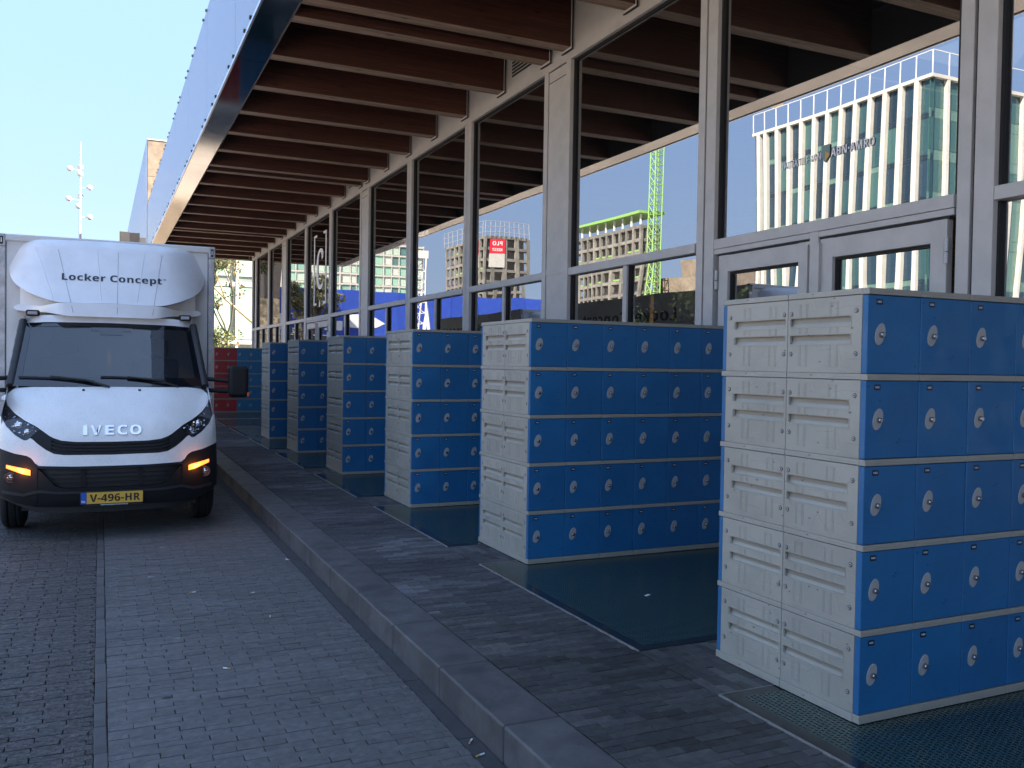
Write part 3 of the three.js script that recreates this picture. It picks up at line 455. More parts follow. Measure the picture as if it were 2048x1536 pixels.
// a sheet between two curves over x, laid on a surface z = S(x, y), its rim turned back by thick
function sheet(x0, x1, top, bot, S, thick = 0.02, nx = 40, ny = 10, lift = 0) {
  const P = [], U = [], I = [], add = (x, y, z) => { P.push(x, y, z); U.push(x, y); return P.length / 3 - 1; };
  const at = (i, j) => { const x = lerp(x0, x1, i / nx), y = lerp(bot(x), top(x), j / ny); return [x, y, S(x, y) + lift]; };
  const id = []; for (let j = 0; j <= ny; j++) for (let i = 0; i <= nx; i++) id.push(add(...at(i, j)));
  const k = (i, j) => id[j * (nx + 1) + i];
  for (let j = 0; j < ny; j++) for (let i = 0; i < nx; i++) I.push(k(i, j), k(i + 1, j), k(i + 1, j + 1), k(i, j), k(i + 1, j + 1), k(i, j + 1));
  if (thick) {
    const rim = []; for (let i = 0; i < nx; i++) rim.push([i, 0]); for (let j = 0; j < ny; j++) rim.push([nx, j]); for (let i = nx; i > 0; i--) rim.push([i, ny]); for (let j = ny; j > 0; j--) rim.push([0, j]);
    const f = rim.map(([i, j]) => add(...at(i, j))), b = rim.map(([i, j]) => { const [x, y, z] = at(i, j); return add(x, y, z - thick); });
    rim.forEach((_, q) => { const r = (q + 1) % rim.length; I.push(f[q], b[q], b[r], f[q], b[r], f[r]); });
  }
  const g = new THREE.BufferGeometry(); g.setAttribute('position', new THREE.Float32BufferAttribute(P, 3)); g.setAttribute('uv', new THREE.Float32BufferAttribute(U, 2)); g.setIndex(I); g.computeVertexNormals(); return g;
}
function onto(g, S, lift) { g = clean(g); const p = g.attributes.position; for (let i = 0; i < p.count; i++) p.setZ(i, p.getZ(i) + S(p.getX(i), p.getY(i)) + lift); g.computeVertexNormals(); return g; }
const abs = (f) => (x) => f(Math.abs(x));
function makeTruck(label) {
  const t = thing('box_truck', label, 'truck');
  // boundaries on the front, by |x|
  const hoodLow = abs(poly([[0, 0.888], [0.3, 0.892], [0.42, 0.905], [0.5, 0.935], [0.58, 0.995], [0.63, 1.03], [0.72, 1.075], [0.82, 1.14], [0.88, 1.2], [0.91, 1.26]]));
  const lampLow = abs(poly([[0.6, 1.005], [0.65, 0.955], [0.695, 0.912], [0.72, 0.907], [0.80, 0.955], [0.88, 1.03], [0.93, 1.11]]));
  const grilleLow = abs(poly([[0, 0.772], [0.4, 0.778], [0.48, 0.79], [0.55, 0.83], [0.62, 0.885], [0.66, 0.925], [0.68, 0.93]]));
  const whiteLow = abs(poly([[0, 0.672], [0.3, 0.674], [0.6, 0.684], [0.625, 0.70], [0.66, 0.752], [0.70, 0.772], [0.8, 0.79], [0.95, 0.835]]));
  const hoodTop = abs(poly([[0, 1.376], [0.7, 1.37], [0.85, 1.355], [0.91, 1.3]]));
  const white = part('hood', sheet(-0.905, 0.905, hoodTop, hoodLow, nose, 0.03, 60, 18), M.bug, t);
  for (const s of [-1, 1]) part('washer_jet', cyl(0.012, 0.014, 0.02, 10).translate(s * 0.25, 1.345, nose(0.25, 1.345) + 0.005), M.black, white);
  const bl = join([...'IVECO'].map((c, i) => i === 0 ? box(0.034, 0.084, 0.012, -0.225, 0.995, 0.006) : text(c, 0.084, 0.012, 'sans_bold', [0.034, 0.09, 0.075, 0.085, 0.098][i]).translate([-0.225, -0.136, -0.022, 0.086, 0.2][i], 0.953, 0)));
  part('lettering', onto(bl, nose, 0.003), M.chrome, white);
  const grille = part('grille', sheet(-0.66, 0.66, (x) => Math.min(hoodLow(x), Math.abs(x) > 0.6 ? lampLow(x) : 9) - 0.004, grilleLow, nose, 0.02, 60, 6, -0.03), M.black, t);
  for (let i = 0; i < 4; i++) { const f = (i + 0.5) / 4, c = (x) => lerp(grilleLow(x), Math.min(hoodLow(x), Math.abs(x) > 0.6 ? lampLow(x) : 9), f); part('grille_bar', sheet(-0.62, 0.62, (x) => c(x) + 0.009, (x) => c(x) - 0.009, nose, 0.03, 48, 1, -0.004), M.plastic, grille); }
  part('grille_surround', [sheet(-0.66, 0.66, (x) => grilleLow(x) + 0.012, grilleLow, nose, 0.03, 60, 1, 0.001), sheet(0.5, 0.665, (x) => lampLow(Math.max(x, 0.6)) < hoodLow(x) && x > 0.6 ? lampLow(x) : hoodLow(x) - 0.003, grilleLow, nose, 0.03, 12, 4, -0.002), sheet(-0.665, -0.5, (x) => x < -0.6 ? lampLow(x) : hoodLow(x) - 0.003, grilleLow, nose, 0.03, 12, 4, -0.002)], M.plastic, grille);
  part('bumper_band', sheet(-0.95, 0.95, (x) => Math.abs(x) < 0.67 ? grilleLow(x) - 0.001 : lampLow(x) - 0.004, whiteLow, nose, 0.03, 76, 8), M.bug, t);
  for (const s of [-1, 1]) {
    const a = s > 0 ? 0.605 : -0.925, b = s > 0 ? 0.925 : -0.605, top = (x) => hoodLow(x) - 0.006, lo = (x) => Math.min(lampLow(x), hoodLow(x) - 0.01);
    const h = part('headlight', sheet(a, b, top, lo, nose, 0.015, 24, 8, 0.004), M.lens, t);
    part('lamp_bowl', sheet(a, b, top, lo, nose, 0.01, 24, 8, -0.07), M.plasticG, h);
    for (const [px, py, r] of [[0.70, 0.975, 0.03], [0.775, 1.03, 0.036]]) part('reflector', new THREE.SphereGeometry(r, 14, 8).scale(1, 1, 0.5).translate(s * px, py, nose(px, py) - 0.06), M.chrome, h);
    { const gs = []; for (let i = 0; i < 46; i++) { const px = rr(0.63, 0.9), py = lerp(lampLow(px), hoodLow(px), rr(0.12, 0.88)), q = new THREE.TetrahedronGeometry(rr(0.006, 0.016)); q.rotateX(rnd() * 6).rotateY(rnd() * 6); gs.push(q.translate(s * px, py, nose(px, py) - rr(0.03, 0.06))); } part('facets', gs, M.chrome, h); }
    // the wing beside the lamp, the flank of the cab
    part('wing', sheet(s > 0 ? 0.88 : -0.955, s > 0 ? 0.955 : -0.88, abs(poly([[0.88, 1.22], [0.91, 1.3], [0.955, 1.28]])), (x) => Math.max(lampLow(x) + 0.01, hoodLow(x) - 0.01), nose, 0.02, 8, 6, -0.006), M.white, t);
  }
  // black bumper with a sunk mouth
  const mouthTop = (x) => whiteLow(x) - 0.022, mouthLow = abs(poly([[0, 0.475], [0.4, 0.478], [0.47, 0.5], [0.55, 0.6], [0.6, 0.655], [0.61, 0.66]]));
  const bp = part('bumper', [sheet(-0.61, 0.61, mouthLow, abs(poly([[0, 0.30], [0.6, 0.31], [0.61, 0.31]])), nose, 0.06, 40, 5, -0.004), sheet(0.61, 0.955, (x) => whiteLow(x) - 0.002, poly([[0.61, 0.31], [0.8, 0.35], [0.955, 0.42]]), nose, 0.06, 20, 8), sheet(-0.955, -0.61, (x) => whiteLow(x) - 0.002, poly([[-0.955, 0.42], [-0.8, 0.35], [-0.61, 0.31]]), nose, 0.06, 20, 8), sheet(-0.63, 0.63, (x) => whiteLow(x) - 0.001, mouthTop, nose, 0.03, 40, 1, 0.004)], M.plastic, t);
  part('mouth', sheet(-0.6, 0.6, mouthTop, mouthLow, nose, 0, 40, 4, -0.07), M.black, bp);
  part('mouth_grid', [...[-0.24, 0.24].map((x) => bxx(x - 0.02, x + 0.02, 0.48, 0.65, nose(x, 0.55) - 0.06, nose(x, 0.55) - 0.04)), ...[0.52, 0.56, 0.6].map((y) => sheet(-0.5, 0.5, () => y + 0.004, () => y - 0.004, nose, 0.01, 20, 1, -0.05))], M.plastic, bp);
  part('skid_trim', [sheet(-0.9, 0.9, abs(poly([[0, 0.445], [0.45, 0.45], [0.6, 0.47], [0.72, 0.435], [0.9, 0.46]])), abs(poly([[0, 0.425], [0.45, 0.43], [0.6, 0.445], [0.72, 0.41], [0.9, 0.43]])), nose, 0.01, 50, 1, 0.008)], M.plasticG, bp);
  part('bumper_underside', sheet(-0.93, 0.93, abs(poly([[0, 0.302], [0.6, 0.312], [0.93, 0.41]])), abs(poly([[0, 0.24], [0.6, 0.25], [0.93, 0.38]])), (x, y) => nose(x, 0.31) - 0.05, 0.2, 30, 2), M.black, bp);
  for (const s of [-1, 1]) {
    const tp = abs(poly([[0.665, 0.645], [0.69, 0.655], [0.87, 0.688]])), lw = abs(poly([[0.665, 0.60], [0.72, 0.61], [0.87, 0.66]]));
    const q = part('indicator_lamp', sheet(s > 0 ? 0.665 : -0.865, s > 0 ? 0.865 : -0.665, tp, lw, nose, 0.012, 14, 2, 0.006), M.amber, t);
    part('indicator_bulb', sheet(s > 0 ? 0.715 : -0.77, s > 0 ? 0.77 : -0.715, (x) => tp(x) - 0.008, (x) => lw(x) + 0.008, nose, 0.004, 4, 2, 0.009), M.amberHot, q);
    const il = new THREE.PointLight(lin(1, 0.28, 0.05), 0.02); il.position.set(s * 0.75, 0.64, nose(0.75, 0.64) + 0.06); il.castShadow = true; il.name = 'indicator_light'; t.add(il);
    const fz = nose(0.825, 0.573);
    const f = part('fog_lamp', new THREE.TorusGeometry(0.043, 0.011, 8, 22).translate(s * 0.825, 0.573, fz + 0.004), M.plasticG, t);
    part('fog_reflector', new THREE.SphereGeometry(0.04, 16, 8).scale(1, 1, 0.3).translate(s * 0.825, 0.573, fz - 0.002), M.chrome, f);
    for (let i = 0; i < 5; i++) part('facet', new THREE.OctahedronGeometry(0.012).translate(s * 0.825 + 0.02 * Math.cos(i * 1.26), 0.573 + 0.02 * Math.sin(i * 1.26), fz + 0.01), M.dark, f);
  }
  // number plate
  const pz = nose(0, 0.38) + 0.02, np = part('number_plate', rbox(0.53, 0.118, 0.012, 0.004, 0, 0.383, pz), M.black, t);
  part('plate_face', rbox(0.47, 0.103, 0.004, 0.0015, 0.025, 0.384, pz + 0.0065), M.yellow, np); part('plate_band', rbox(0.045, 0.103, 0.004, 0.0015, -0.2345, 0.384, pz + 0.0065), M.nlBlue, np);
  part('plate_number', text('V-496-HR', 0.067, 0.002, 'sans_bold', 0.42).translate(0.026, 0.351, pz + 0.0085), M.black, np);
  part('plate_country', text('NL', 0.019, 0.002, 'sans_bold', 0.034).translate(-0.2345, 0.345, pz + 0.0085), M.pure, np);
  part('plate_caption', text('WWW.VANDIJKAUTOMOTIVE.NL', 0.011, 0.001, 'sans_bold', 0.23).translate(0.02, 0.3155, pz + 0.006), M.pure, rbox ? part('plate_holder', rbox(0.5, 0.022, 0.01, 0.002, 0.01, 0.3205, pz - 0.001), M.black, np) : np);
  // windscreen with its printed black edge, wipers
  const wz = (x, y) => -0.70 - (y - 1.375) / 0.66 * 0.66 - 0.17 * x * x;
  const wside = (y) => lerp(0.865, 0.80, (y - 1.375) / 0.66);
  const wt = abs(poly([[0, 2.035], [0.6, 2.03], [0.8, 2.015]])), wl = () => 1.378;
  const ws = (x0, x1, top, bot, lift, nx = 30, ny = 10) => { const g = sheet(-1, 1, () => 1, () => 0, () => 0, 0, nx, ny), p = g.attributes.position; for (let i = 0; i < p.count; i++) { const v = lerp(bot, top, p.getY(i)), y = 1.378 + v * 0.65, k = wside(y), x = lerp(x0, x1, (p.getX(i) + 1) / 2) * k; p.setXYZ(i, x, y - 0.02 * v * (x / 0.8) ** 2, wz(x, y) + lift); } g.computeVertexNormals(); return g; };
  const w = part('windscreen', ws(-1, 1, 1, 0, 0), M.shield, t);
  part('printed_edge', [ws(-1, 1, 0.135, 0, 0.004, 30, 3), ws(-1, 1, 1, 0.93, 0.004, 30, 2), ws(-1, -0.925, 0.93, 0.135, 0.004, 3, 8), ws(0.925, 1, 0.93, 0.135, 0.004, 3, 8), ws(-0.24, 0.24, 0.93, 0.86, 0.004, 8, 2), ws(-0.13, 0.13, 0.86, 0.80, 0.004, 8, 2)], M.frit, w);
  for (const [x0, x1, xp] of [[-0.82, -0.16, -0.02], [-0.1, 0.48, 0.62]]) {
    const o = part('wiper', join([0, 1, 2, 3, 4, 5].map((i) => { const a = lerp(x0, x1, i / 6), b = lerp(x0, x1, (i + 1) / 6), ya = 1.475 - 0.035 * (i / 6) ** 2 - (x0 < -0.5 ? 0.01 : 0), yb = 1.475 - 0.035 * ((i + 1) / 6) ** 2 - (x0 < -0.5 ? 0.01 : 0); return bar(V(a, ya, wz(a, ya) + 0.022), V(b, yb, wz(b, yb) + 0.022), 0.0085, 6); })), M.black, t);
    const xa = lerp(x0, x1, 0.42); part('wiper_arm', [bar(V(xa, 1.472, wz(xa, 1.472) + 0.035), V(lerp(xa, xp, 0.6), 1.44, wz(lerp(xa, xp, 0.6), 1.44) + 0.04), 0.011, 6), bar(V(lerp(xa, xp, 0.6), 1.44, wz(lerp(xa, xp, 0.6), 1.44) + 0.04), V(xp, 1.375, wz(xp, 1.375) + 0.02), 0.012, 6)], M.black, o);
  }
  // cab body: pillars, flanks with doors, roof, cabin inside
  const flank = (s) => { const g = sheet(-1.98, -0.42, () => 1.375, (z) => { const d = Math.abs(z + 0.95); return d < 0.44 ? 0.36 + Math.sqrt(0.44 * 0.44 - d * d) : 0.36; }, () => 0, 0, 60, 8), p = g.attributes.position; for (let i = 0; i < p.count; i++) { const z = p.getX(i), y = p.getY(i); p.setXYZ(i, s * (0.955 - 0.05 * sst(1.1, 1.375, y) + 0.0 * z - 0.03 * sst(-0.9, -0.42, z)), y, z); } if (s < 0) { const ix = g.index.array; for (let i = 0; i < ix.length; i += 3) { const q = ix[i]; ix[i] = ix[i + 1]; ix[i + 1] = q; } } const ix = g.index.array; for (let i = 0; i < ix.length; i += 3) { const q = ix[i]; ix[i] = ix[i + 1]; ix[i + 1] = q; } g.computeVertexNormals(); return g; };
  for (const s of [-1, 1]) {
    const f = part('cab_side', flank(s), M.white, t); part('door_handle', rbox(0.03, 0.035, 0.16, 0.008, s * 0.955, 1.2, -1.75), M.plastic, f);
    const q = (x, y, z) => [s * x, y, z];
    const quadG = (a, b, c, d) => { const g = new THREE.BufferGeometry(); g.setAttribute('position', new THREE.Float32BufferAttribute([...a, ...b, ...c, ...a, ...c, ...d], 3)); g.setAttribute('uv', new THREE.Float32BufferAttribute([0, 0, 1, 0, 1, 1, 0, 0, 1, 1, 0, 1], 2)); g.computeVertexNormals(); return g; };
    part('side_window', quadG(q(0.905, 1.39, -1.02), q(0.905, 1.39, -1.72), q(0.845, 1.98, -1.72), q(0.845, 1.98, -1.5)), M.frit, t);
    part('side_pillar', [quadG(q(0.905, 1.375, -1.72), q(0.905, 1.375, -1.98), q(0.82, 2.1, -1.98), q(0.845, 1.98, -1.72)), quadG(q(0.845, 1.98, -1.5), q(0.845, 1.98, -1.72), q(0.82, 2.1, -1.98), q(0.80, 2.08, -1.4))], M.white, t);
    const pil = []; for (let i = 0; i < 6; i++) { const a = i / 6, b = (i + 1) / 6, P = (k) => { const y = 1.375 + k * 0.65, x = wside(y); return V(s * (x + 0.022), y, wz(x, y) - 0.035); }; pil.push(tap(P(a), P(b), 0.042, 0.04, 8)); }
    part('windscreen_pillar', pil, M.plasticG, t);
    // mirrors on two arms
    const mr = part('door_mirror', rbox(0.205, 0.335, 0.11, 0.045, s * 1.225, 1.43, -0.86, 4), M.plastic, t);
    part('mirror_arm', [bar(V(s * 0.9, 1.455, -0.98), V(s * 1.2, 1.43, -0.9), 0.022, 10), bar(V(s * 0.92, 1.335, -0.98), V(s * 1.2, 1.322, -0.9), 0.022, 10)], M.plastic, mr);
    part('mirror_indicator', rbox(0.022, 0.045, 0.05, 0.008, s * 1.322, 1.295, -0.835), M.amberOff, mr);
    part('mirror_glass', box(0.17, 0.29, 0.004, s * 1.225, 1.43, -0.918), M.chrome, mr);
    const mk = part('roof_marker', rbox(0.125, 0.062, 0.12, 0.018, s * 0.735, 2.11, -1.475, 3), M.plastic, t); part('marker_lens', rbox(0.09, 0.035, 0.02, 0.008, s * 0.735, 2.108, -1.415), std({ color: lin(0.3, 0.3, 0.32), roughness: 0.15 }), mk);
    // wheels
    for (const [z, dual] of [[-0.95, 0], [-5.0, 1]]) {
      const x = s * (dual ? 0.72 : 0.855), wd = dual ? 0.46 : 0.215, wh = part('wheel', new THREE.LatheGeometry([[0.2, -wd / 2], [0.3, -wd / 2], [0.345, -wd / 2 + 0.02], [0.362, -wd / 2 + 0.05], [0.364, -0.04], [0.352, -0.037], [0.352, -0.028], [0.364, -0.025], [0.364, 0.025], [0.352, 0.028], [0.352, 0.037], [0.364, 0.04], [0.362, wd / 2 - 0.05], [0.345, wd / 2 - 0.02], [0.3, wd / 2], [0.2, wd / 2]].map((a) => new THREE.Vector2(...a)), 40).rotateZ(Math.PI / 2), M.tyre, t, x, 0.363, z);
      part('rim', [cyl(0.205, 0.205, wd - 0.06, 24, 0, 0, 0, 'x'), cyl(0.07, 0.06, wd - 0.01, 16, 0, 0, 0, 'x')], M.alu, wh);
    }
  }
  part('roof_brow', sheet(-0.83, 0.83, abs(poly([[0, 2.1], [0.6, 2.095], [0.78, 2.075], [0.83, 2.03]])), abs(poly([[0, 2.026], [0.6, 2.02], [0.8, 2.005], [0.83, 1.99]])), (x, y) => wz(x, 2.026) + 0.012 - (y - 2.02) * 0.55 - 0.1 * sst(0.7, 0.83, Math.abs(x)), 0.06, 40, 4), M.white, t);
  { const g = sheet(-1, 1, () => 1, () => 0, () => 0, 0, 20, 8), p = g.attributes.position; for (let i = 0; i < p.count; i++) { const u = p.getX(i), v = p.getY(i), y = 2.035 + 0.09 * Math.sin(v * 1.57) - 0.03 * u * u, x = u * 0.82; p.setXYZ(i, x, y, lerp(wz(x, 2.03) + 0.005, -1.98, v)); } g.computeVertexNormals(); part('roof', g, M.white, t); }
  part('cabin', [bxx(-0.9, 0.9, 0.7, 2.05, -1.98, -1.94), bxx(-0.88, 0.88, 0.65, 0.7, -1.94, -0.8)], std({ color: lin(0.34, 0.34, 0.35), roughness: 0.85 }), t);
  part('dashboard', [rbox(1.66, 0.25, 0.42, 0.06, 0, 1.24, -1.02)], M.plastic, t);
  for (const s of [-1, 1]) { const st = part('seat', [rbox(0.5, 0.62, 0.14, 0.05, s * 0.45, 1.35, -1.78), rbox(0.5, 0.14, 0.5, 0.05, s * 0.45, 1.0, -1.5)], M.seat, t); part('headrest', rbox(0.27, 0.19, 0.1, 0.04, s * 0.45, 1.78, -1.78), M.seat, st); }
  part('steering_wheel', new THREE.TorusGeometry(0.2, 0.016, 8, 28).rotateX(-0.9).translate(0.45, 1.36, -1.3), M.black, t);
  part('chassis', [bxx(-0.5, 0.5, 0.35, 0.75, -7.6, -0.55), bxx(-0.9, 0.9, 0.55, 0.95, -1.9, -0.5), bxx(-0.75, 0.75, 0.25, 0.4, -1.0, -0.3)], M.black, t);
  for (const s of [-1, 1]) part('mudguard', [bxx(s * 0.93 - 0.03, s * 0.93 + 0.03, 0.45, 0.9, -1.45, -1.38)], M.black, t);
  // wind deflector: a bowed shell with creases, and the lip under it
  const defS = (x, y) => -1.33 - 0.56 * ((y - 2.15) / 0.78) ** 0.9 - 0.10 * (x / 0.9) ** 2 - 0.26 * Math.max(0, (Math.abs(x) - 0.55) / 0.45) ** 2.4 - 0.05 * sst(2.86, 2.95, y);
  const ZX = 0.02;
  const dTop = abs(hermite([[0, 2.945], [0.6, 2.935], [0.78, 2.92], [0.88, 2.885], [0.94, 2.83], [0.98, 2.76], [0.998, 2.69], [1.002, 2.64]])), dLow = abs(hermite([[0, 2.235], [0.46, 2.228], [0.56, 2.245], [0.68, 2.285], [0.8, 2.34], [0.9, 2.41], [0.96, 2.48], [0.99, 2.55], [1.002, 2.62]]));
  const safe = (f) => (x, y) => f(x, Math.max(y, 2.151));
  const D = part('wind_deflector', sheet(-1.002, 1.002, dTop, dLow, safe(defS), 0.22, 90, 24), M.white, t);
  const lipTop = abs(poly([[0, 2.23], [0.5, 2.22], [0.56, 2.21], [0.66, 2.195], [0.8, 2.205], [0.9, 2.215], [0.93, 2.2], [0.94, 2.185]])), lipLow = abs(poly([[0, 2.085], [0.4, 2.085], [0.5, 2.1], [0.62, 2.125], [0.76, 2.135], [0.9, 2.15], [0.93, 2.16], [0.94, 2.178]]));
  part('deflector_lip', sheet(-0.94, 0.94, lipTop, lipLow, (x, y) => -1.30 - 0.25 * (y - 2.085) - 0.12 * x * x - 0.42 * sst(0.45, 0.85, Math.abs(x)), 0.2, 60, 6), M.white, D);
  part('deflector_neck', [bxx(-0.5, 0.5, 2.1, 2.3, -2.04, -1.8), sheet(-0.88, 0.88, (x) => dLow(x) + 0.06, (x) => lipTop(x) - 0.04, (x) => -1.66 - 0.28 * x * x, 0.3, 40, 3)], M.white, D);
  for (const [xa, xb] of [[-0.52, -0.36], [0.07, 0.055], [0.52, 0.40]]) { const gs = []; for (let i = 0; i < 10; i++) { const y0 = lerp(2.12, 2.82, i / 10), y1 = lerp(2.12, 2.82, (i + 1) / 10), a = lerp(xb, xa, i / 10), b = lerp(xb, xa, (i + 1) / 10), z = (x, y) => Math.max(safe(defS)(x, y), y < 2.225 ? -1.30 - 0.25 * (y - 2.085) - 0.12 * x * x : -9); gs.push(bar(V(a, y0, z(a, y0) - 0.001), V(b, y1, z(b, y1) - 0.001), 0.0036, 6)); } part('crease', gs, M.alu, D); }
  for (const [xa, xb] of [[-0.14, -0.1], [0.34, 0.25], [-0.74, -0.55]]) { const gs = []; for (let i = 0; i < 10; i++) { const y0 = lerp(2.26, 2.84, i / 10), y1 = lerp(2.26, 2.84, (i + 1) / 10), a = lerp(xb, xa, i / 10), b = lerp(xb, xa, (i + 1) / 10); gs.push(bar(V(a, y0, safe(defS)(a, y0) - 0.003), V(b, y1, safe(defS)(b, y1) - 0.003), 0.0055, 6)); } part('crease', gs, M.white, D); }
  part('lettering', onto(text('Locker Concept', 0.074, 0.002, 'sans_bold', 0.985).translate(-0.005 + ZX, 2.478, 0), safe(defS), 0.003), M.ink, D);
  part('lettering', onto(text('TM', 0.017, 0.002, 'sans_regular').translate(0.535, 2.525, 0), safe(defS), 0.003), M.ink, D);
  // box body
  const X0 = -1.1, X1 = 1.108, B0 = -2.05, B1 = -7.85, Y0 = 0.85, Y1 = 2.975;
  const bd = part('box_body', [bxx(X0 + 0.01, X1 - 0.01, Y0, Y1 - 0.01, B1 + 0.01, B0 - 0.012)], M.boxWhite, t);
  for (const x of [X0, X1 - 0.07]) part('corner_profile', rbox(0.07, Y1 - Y0 - 0.13, 0.05, 0.012, x + 0.035, (Y0 + Y1 - 0.13) / 2, B0 - 0.02, 3), M.alu, bd);
  part('roof_profile', rbox(X1 - X0 - 0.004, 0.075, 0.06, 0.015, (X0 + X1) / 2, Y1 - 0.036, B0 - 0.02, 3), M.boxWhite, bd);
  for (const x of [X0 + 0.032, X1 - 0.032]) { part('corner_cap', rbox(0.075, 0.135, 0.07, 0.012, x, Y1 - 0.066, B0 - 0.018, 2), M.alu, bd); const ml = part('marker_lamp', rbox(0.028, 0.088, 0.02, 0.0135, x, Y1 - 0.07, B0 + 0.02, 3), M.black, bd); part('marker_lens', rbox(0.012, 0.05, 0.008, 0.004, x, Y1 - 0.07, B0 + 0.029), M.boxWhite, ml); }
  for (const x of [X0 + 0.073, X1 - 0.073]) part('panel_joint', bxx(x - 0.004, x + 0.004, Y0, Y1 - 0.08, B0 - 0.012, B0 - 0.009), M.black, bd);
  part('side_lettering', text('Locker Concept', 0.23, 0.003, 'sans_bold', 3.3).rotateY(Math.PI / 2).translate(X1 - 0.0098, 2.47, -5.65), M.ink, bd);
  part('side_skirt', [bxx(X0 + 0.05, X0 + 0.1, 0.45, Y0, -7.6, -5.6), bxx(X1 - 0.1, X1 - 0.05, 0.45, Y0, -7.6, -5.6), bxx(X0 + 0.05, X0 + 0.1, 0.45, Y0, -4.3, -2.2), bxx(X1 - 0.1, X1 - 0.05, 0.45, Y0, -4.3, -2.2)], M.alu, bd);
  return t;
}
const truck = makeTruck('white box truck with roof wind deflector and lit orange indicators parked at the kerb');
truck.position.set(0.1, ROAD, -8.86);
{
  const b = truck.clone(); b.name = numbered('box_truck'); b.children.filter((c) => c.isLight).forEach((c) => b.remove(c));
  b.userData = { label: 'second white box truck parked nose to tail behind the first', category: 'truck' }; b.position.z = -17.05; scene.add(b);
}

// ------------------------------------------------------------------ beyond the pavilion
const far = { conc: std({ color: lin(0.42, 0.40, 0.36), map: rep(concreteT, 0.25), roughness: 0.85 }), white: std({ color: lin(0.62, 0.62, 0.59), map: rep(paintT, 0.3), roughness: 0.6 }), core: std({ color: lin(0.30, 0.295, 0.28), roughness: 0.8 }), steelWhite: std({ color: lin(0.68, 0.68, 0.68), roughness: 0.5 }) };
function leaves(n, spots, size, cols, parent, name = 'crown') {          // leaf-sized faces spread round the twigs
  const P = [], N = [], C = [], q = new THREE.Quaternion(), e = new THREE.Euler(), v = V(0, 0, 0);
  for (let i = 0; i < n; i++) {
    const [c, r] = spots[Math.floor(rnd() * spots.length)], p = V(rr(-1, 1), rr(-1, 1), rr(-1, 1)); if (p.lengthSq() > 1) p.multiplyScalar(0.7); p.multiplyScalar(r); p.y *= 0.75; p.add(c);
    e.set(rr(-1.2, 1.2), rr(0, 6.28), rr(-1.2, 1.2)); q.setFromEuler(e); const s = size * rr(0.6, 1.3), col = cols[Math.floor(rnd() * cols.length)], k = rr(0.8, 1.2), n0 = V(0, 1, 0).applyQuaternion(q);
    const pts = [[-0.5, 0, 0], [0, 0.05, 0.24], [0.5, 0, 0], [0, 0.05, -0.24]].map((a) => v.set(...a).multiplyScalar(s).applyQuaternion(q).add(p).toArray());
    for (const t of [0, 1, 2, 0, 2, 3]) { P.push(...pts[t]); N.push(n0.x, n0.y, n0.z); C.push(col[0] * k, col[1] * k, col[2] * k); }
  }
  const g = new THREE.BufferGeometry(); g.setAttribute('position', new THREE.Float32BufferAttribute(P, 3)); g.setAttribute('normal', new THREE.Float32BufferAttribute(N, 3)); g.setAttribute('color', new THREE.Float32BufferAttribute(C, 3));
  return part(name, g, phy({ vertexColors: true, roughness: 0.95, transmission: 0.35, thickness: 0, side: THREE.DoubleSide }), parent);
}
function branchy(base, dir, len, r, depth, segs, tips, spread = 0.55) {
  let p = base.clone(), d = dir.clone(); const n = 3;
  for (let i = 0; i < n; i++) { const q = p.clone().addScaledVector(d, len / n); segs.push(tap(p, q, r * (1 - i / n * 0.35), r * (1 - (i + 1) / n * 0.35))); p = q; d.add(V(rr(-0.16, 0.16), rr(-0.05, 0.12), rr(-0.16, 0.16))).normalize(); }
  if (depth <= 0) { tips.push([p, len * 0.5]); return; }
  const k = 2 + (rnd() < 0.5 ? 1 : 0); for (let i = 0; i < k; i++) branchy(p, d.clone().add(V(rr(-spread, spread), rr(-0.1, 0.4), rr(-spread, spread))).normalize(), len * rr(0.6, 0.8), r * 0.6, depth - 1, segs, tips, spread);
  tips.push([p, len * 0.3]);
}
function tree(label, x, y, z, h, r, lean, depth, n, size, cols, bark, group) {
  const t = thing('tree', label, 'tree', group, x, y, z), segs = [], tips = [];
  branchy(V(0, 0, 0), V(lean[0], 1, lean[1]).normalize(), h * 0.42, r, depth, segs, tips);
  part('trunk', segs, bark, t); leaves(n, tips.map(([p, q]) => [p, Math.max(0.35, q)]), size, cols, t); return t;
}
const barkPale = std({ color: lin(0.46, 0.36, 0.20), map: rep(grainT, 2), roughness: 0.9 }), barkDark = std({ color: lin(0.15, 0.13, 0.11), map: rep(grainT, 2), roughness: 0.9 });
const leafG = [[0.10, 0.13, 0.05], [0.13, 0.16, 0.06], [0.07, 0.10, 0.04], [0.09, 0.12, 0.05], [0.12, 0.14, 0.05], [0.08, 0.11, 0.04], [0.16, 0.17, 0.06], [0.28, 0.13, 0.04]];
tree('slender multi stemmed tree with green and orange leaves behind the red lockers', 5.15, ROAD, -42, 6.6, 0.075, [-0.06, 0], 4, 8000, 0.17, leafG, barkDark, 'trees beyond the pavilion end');
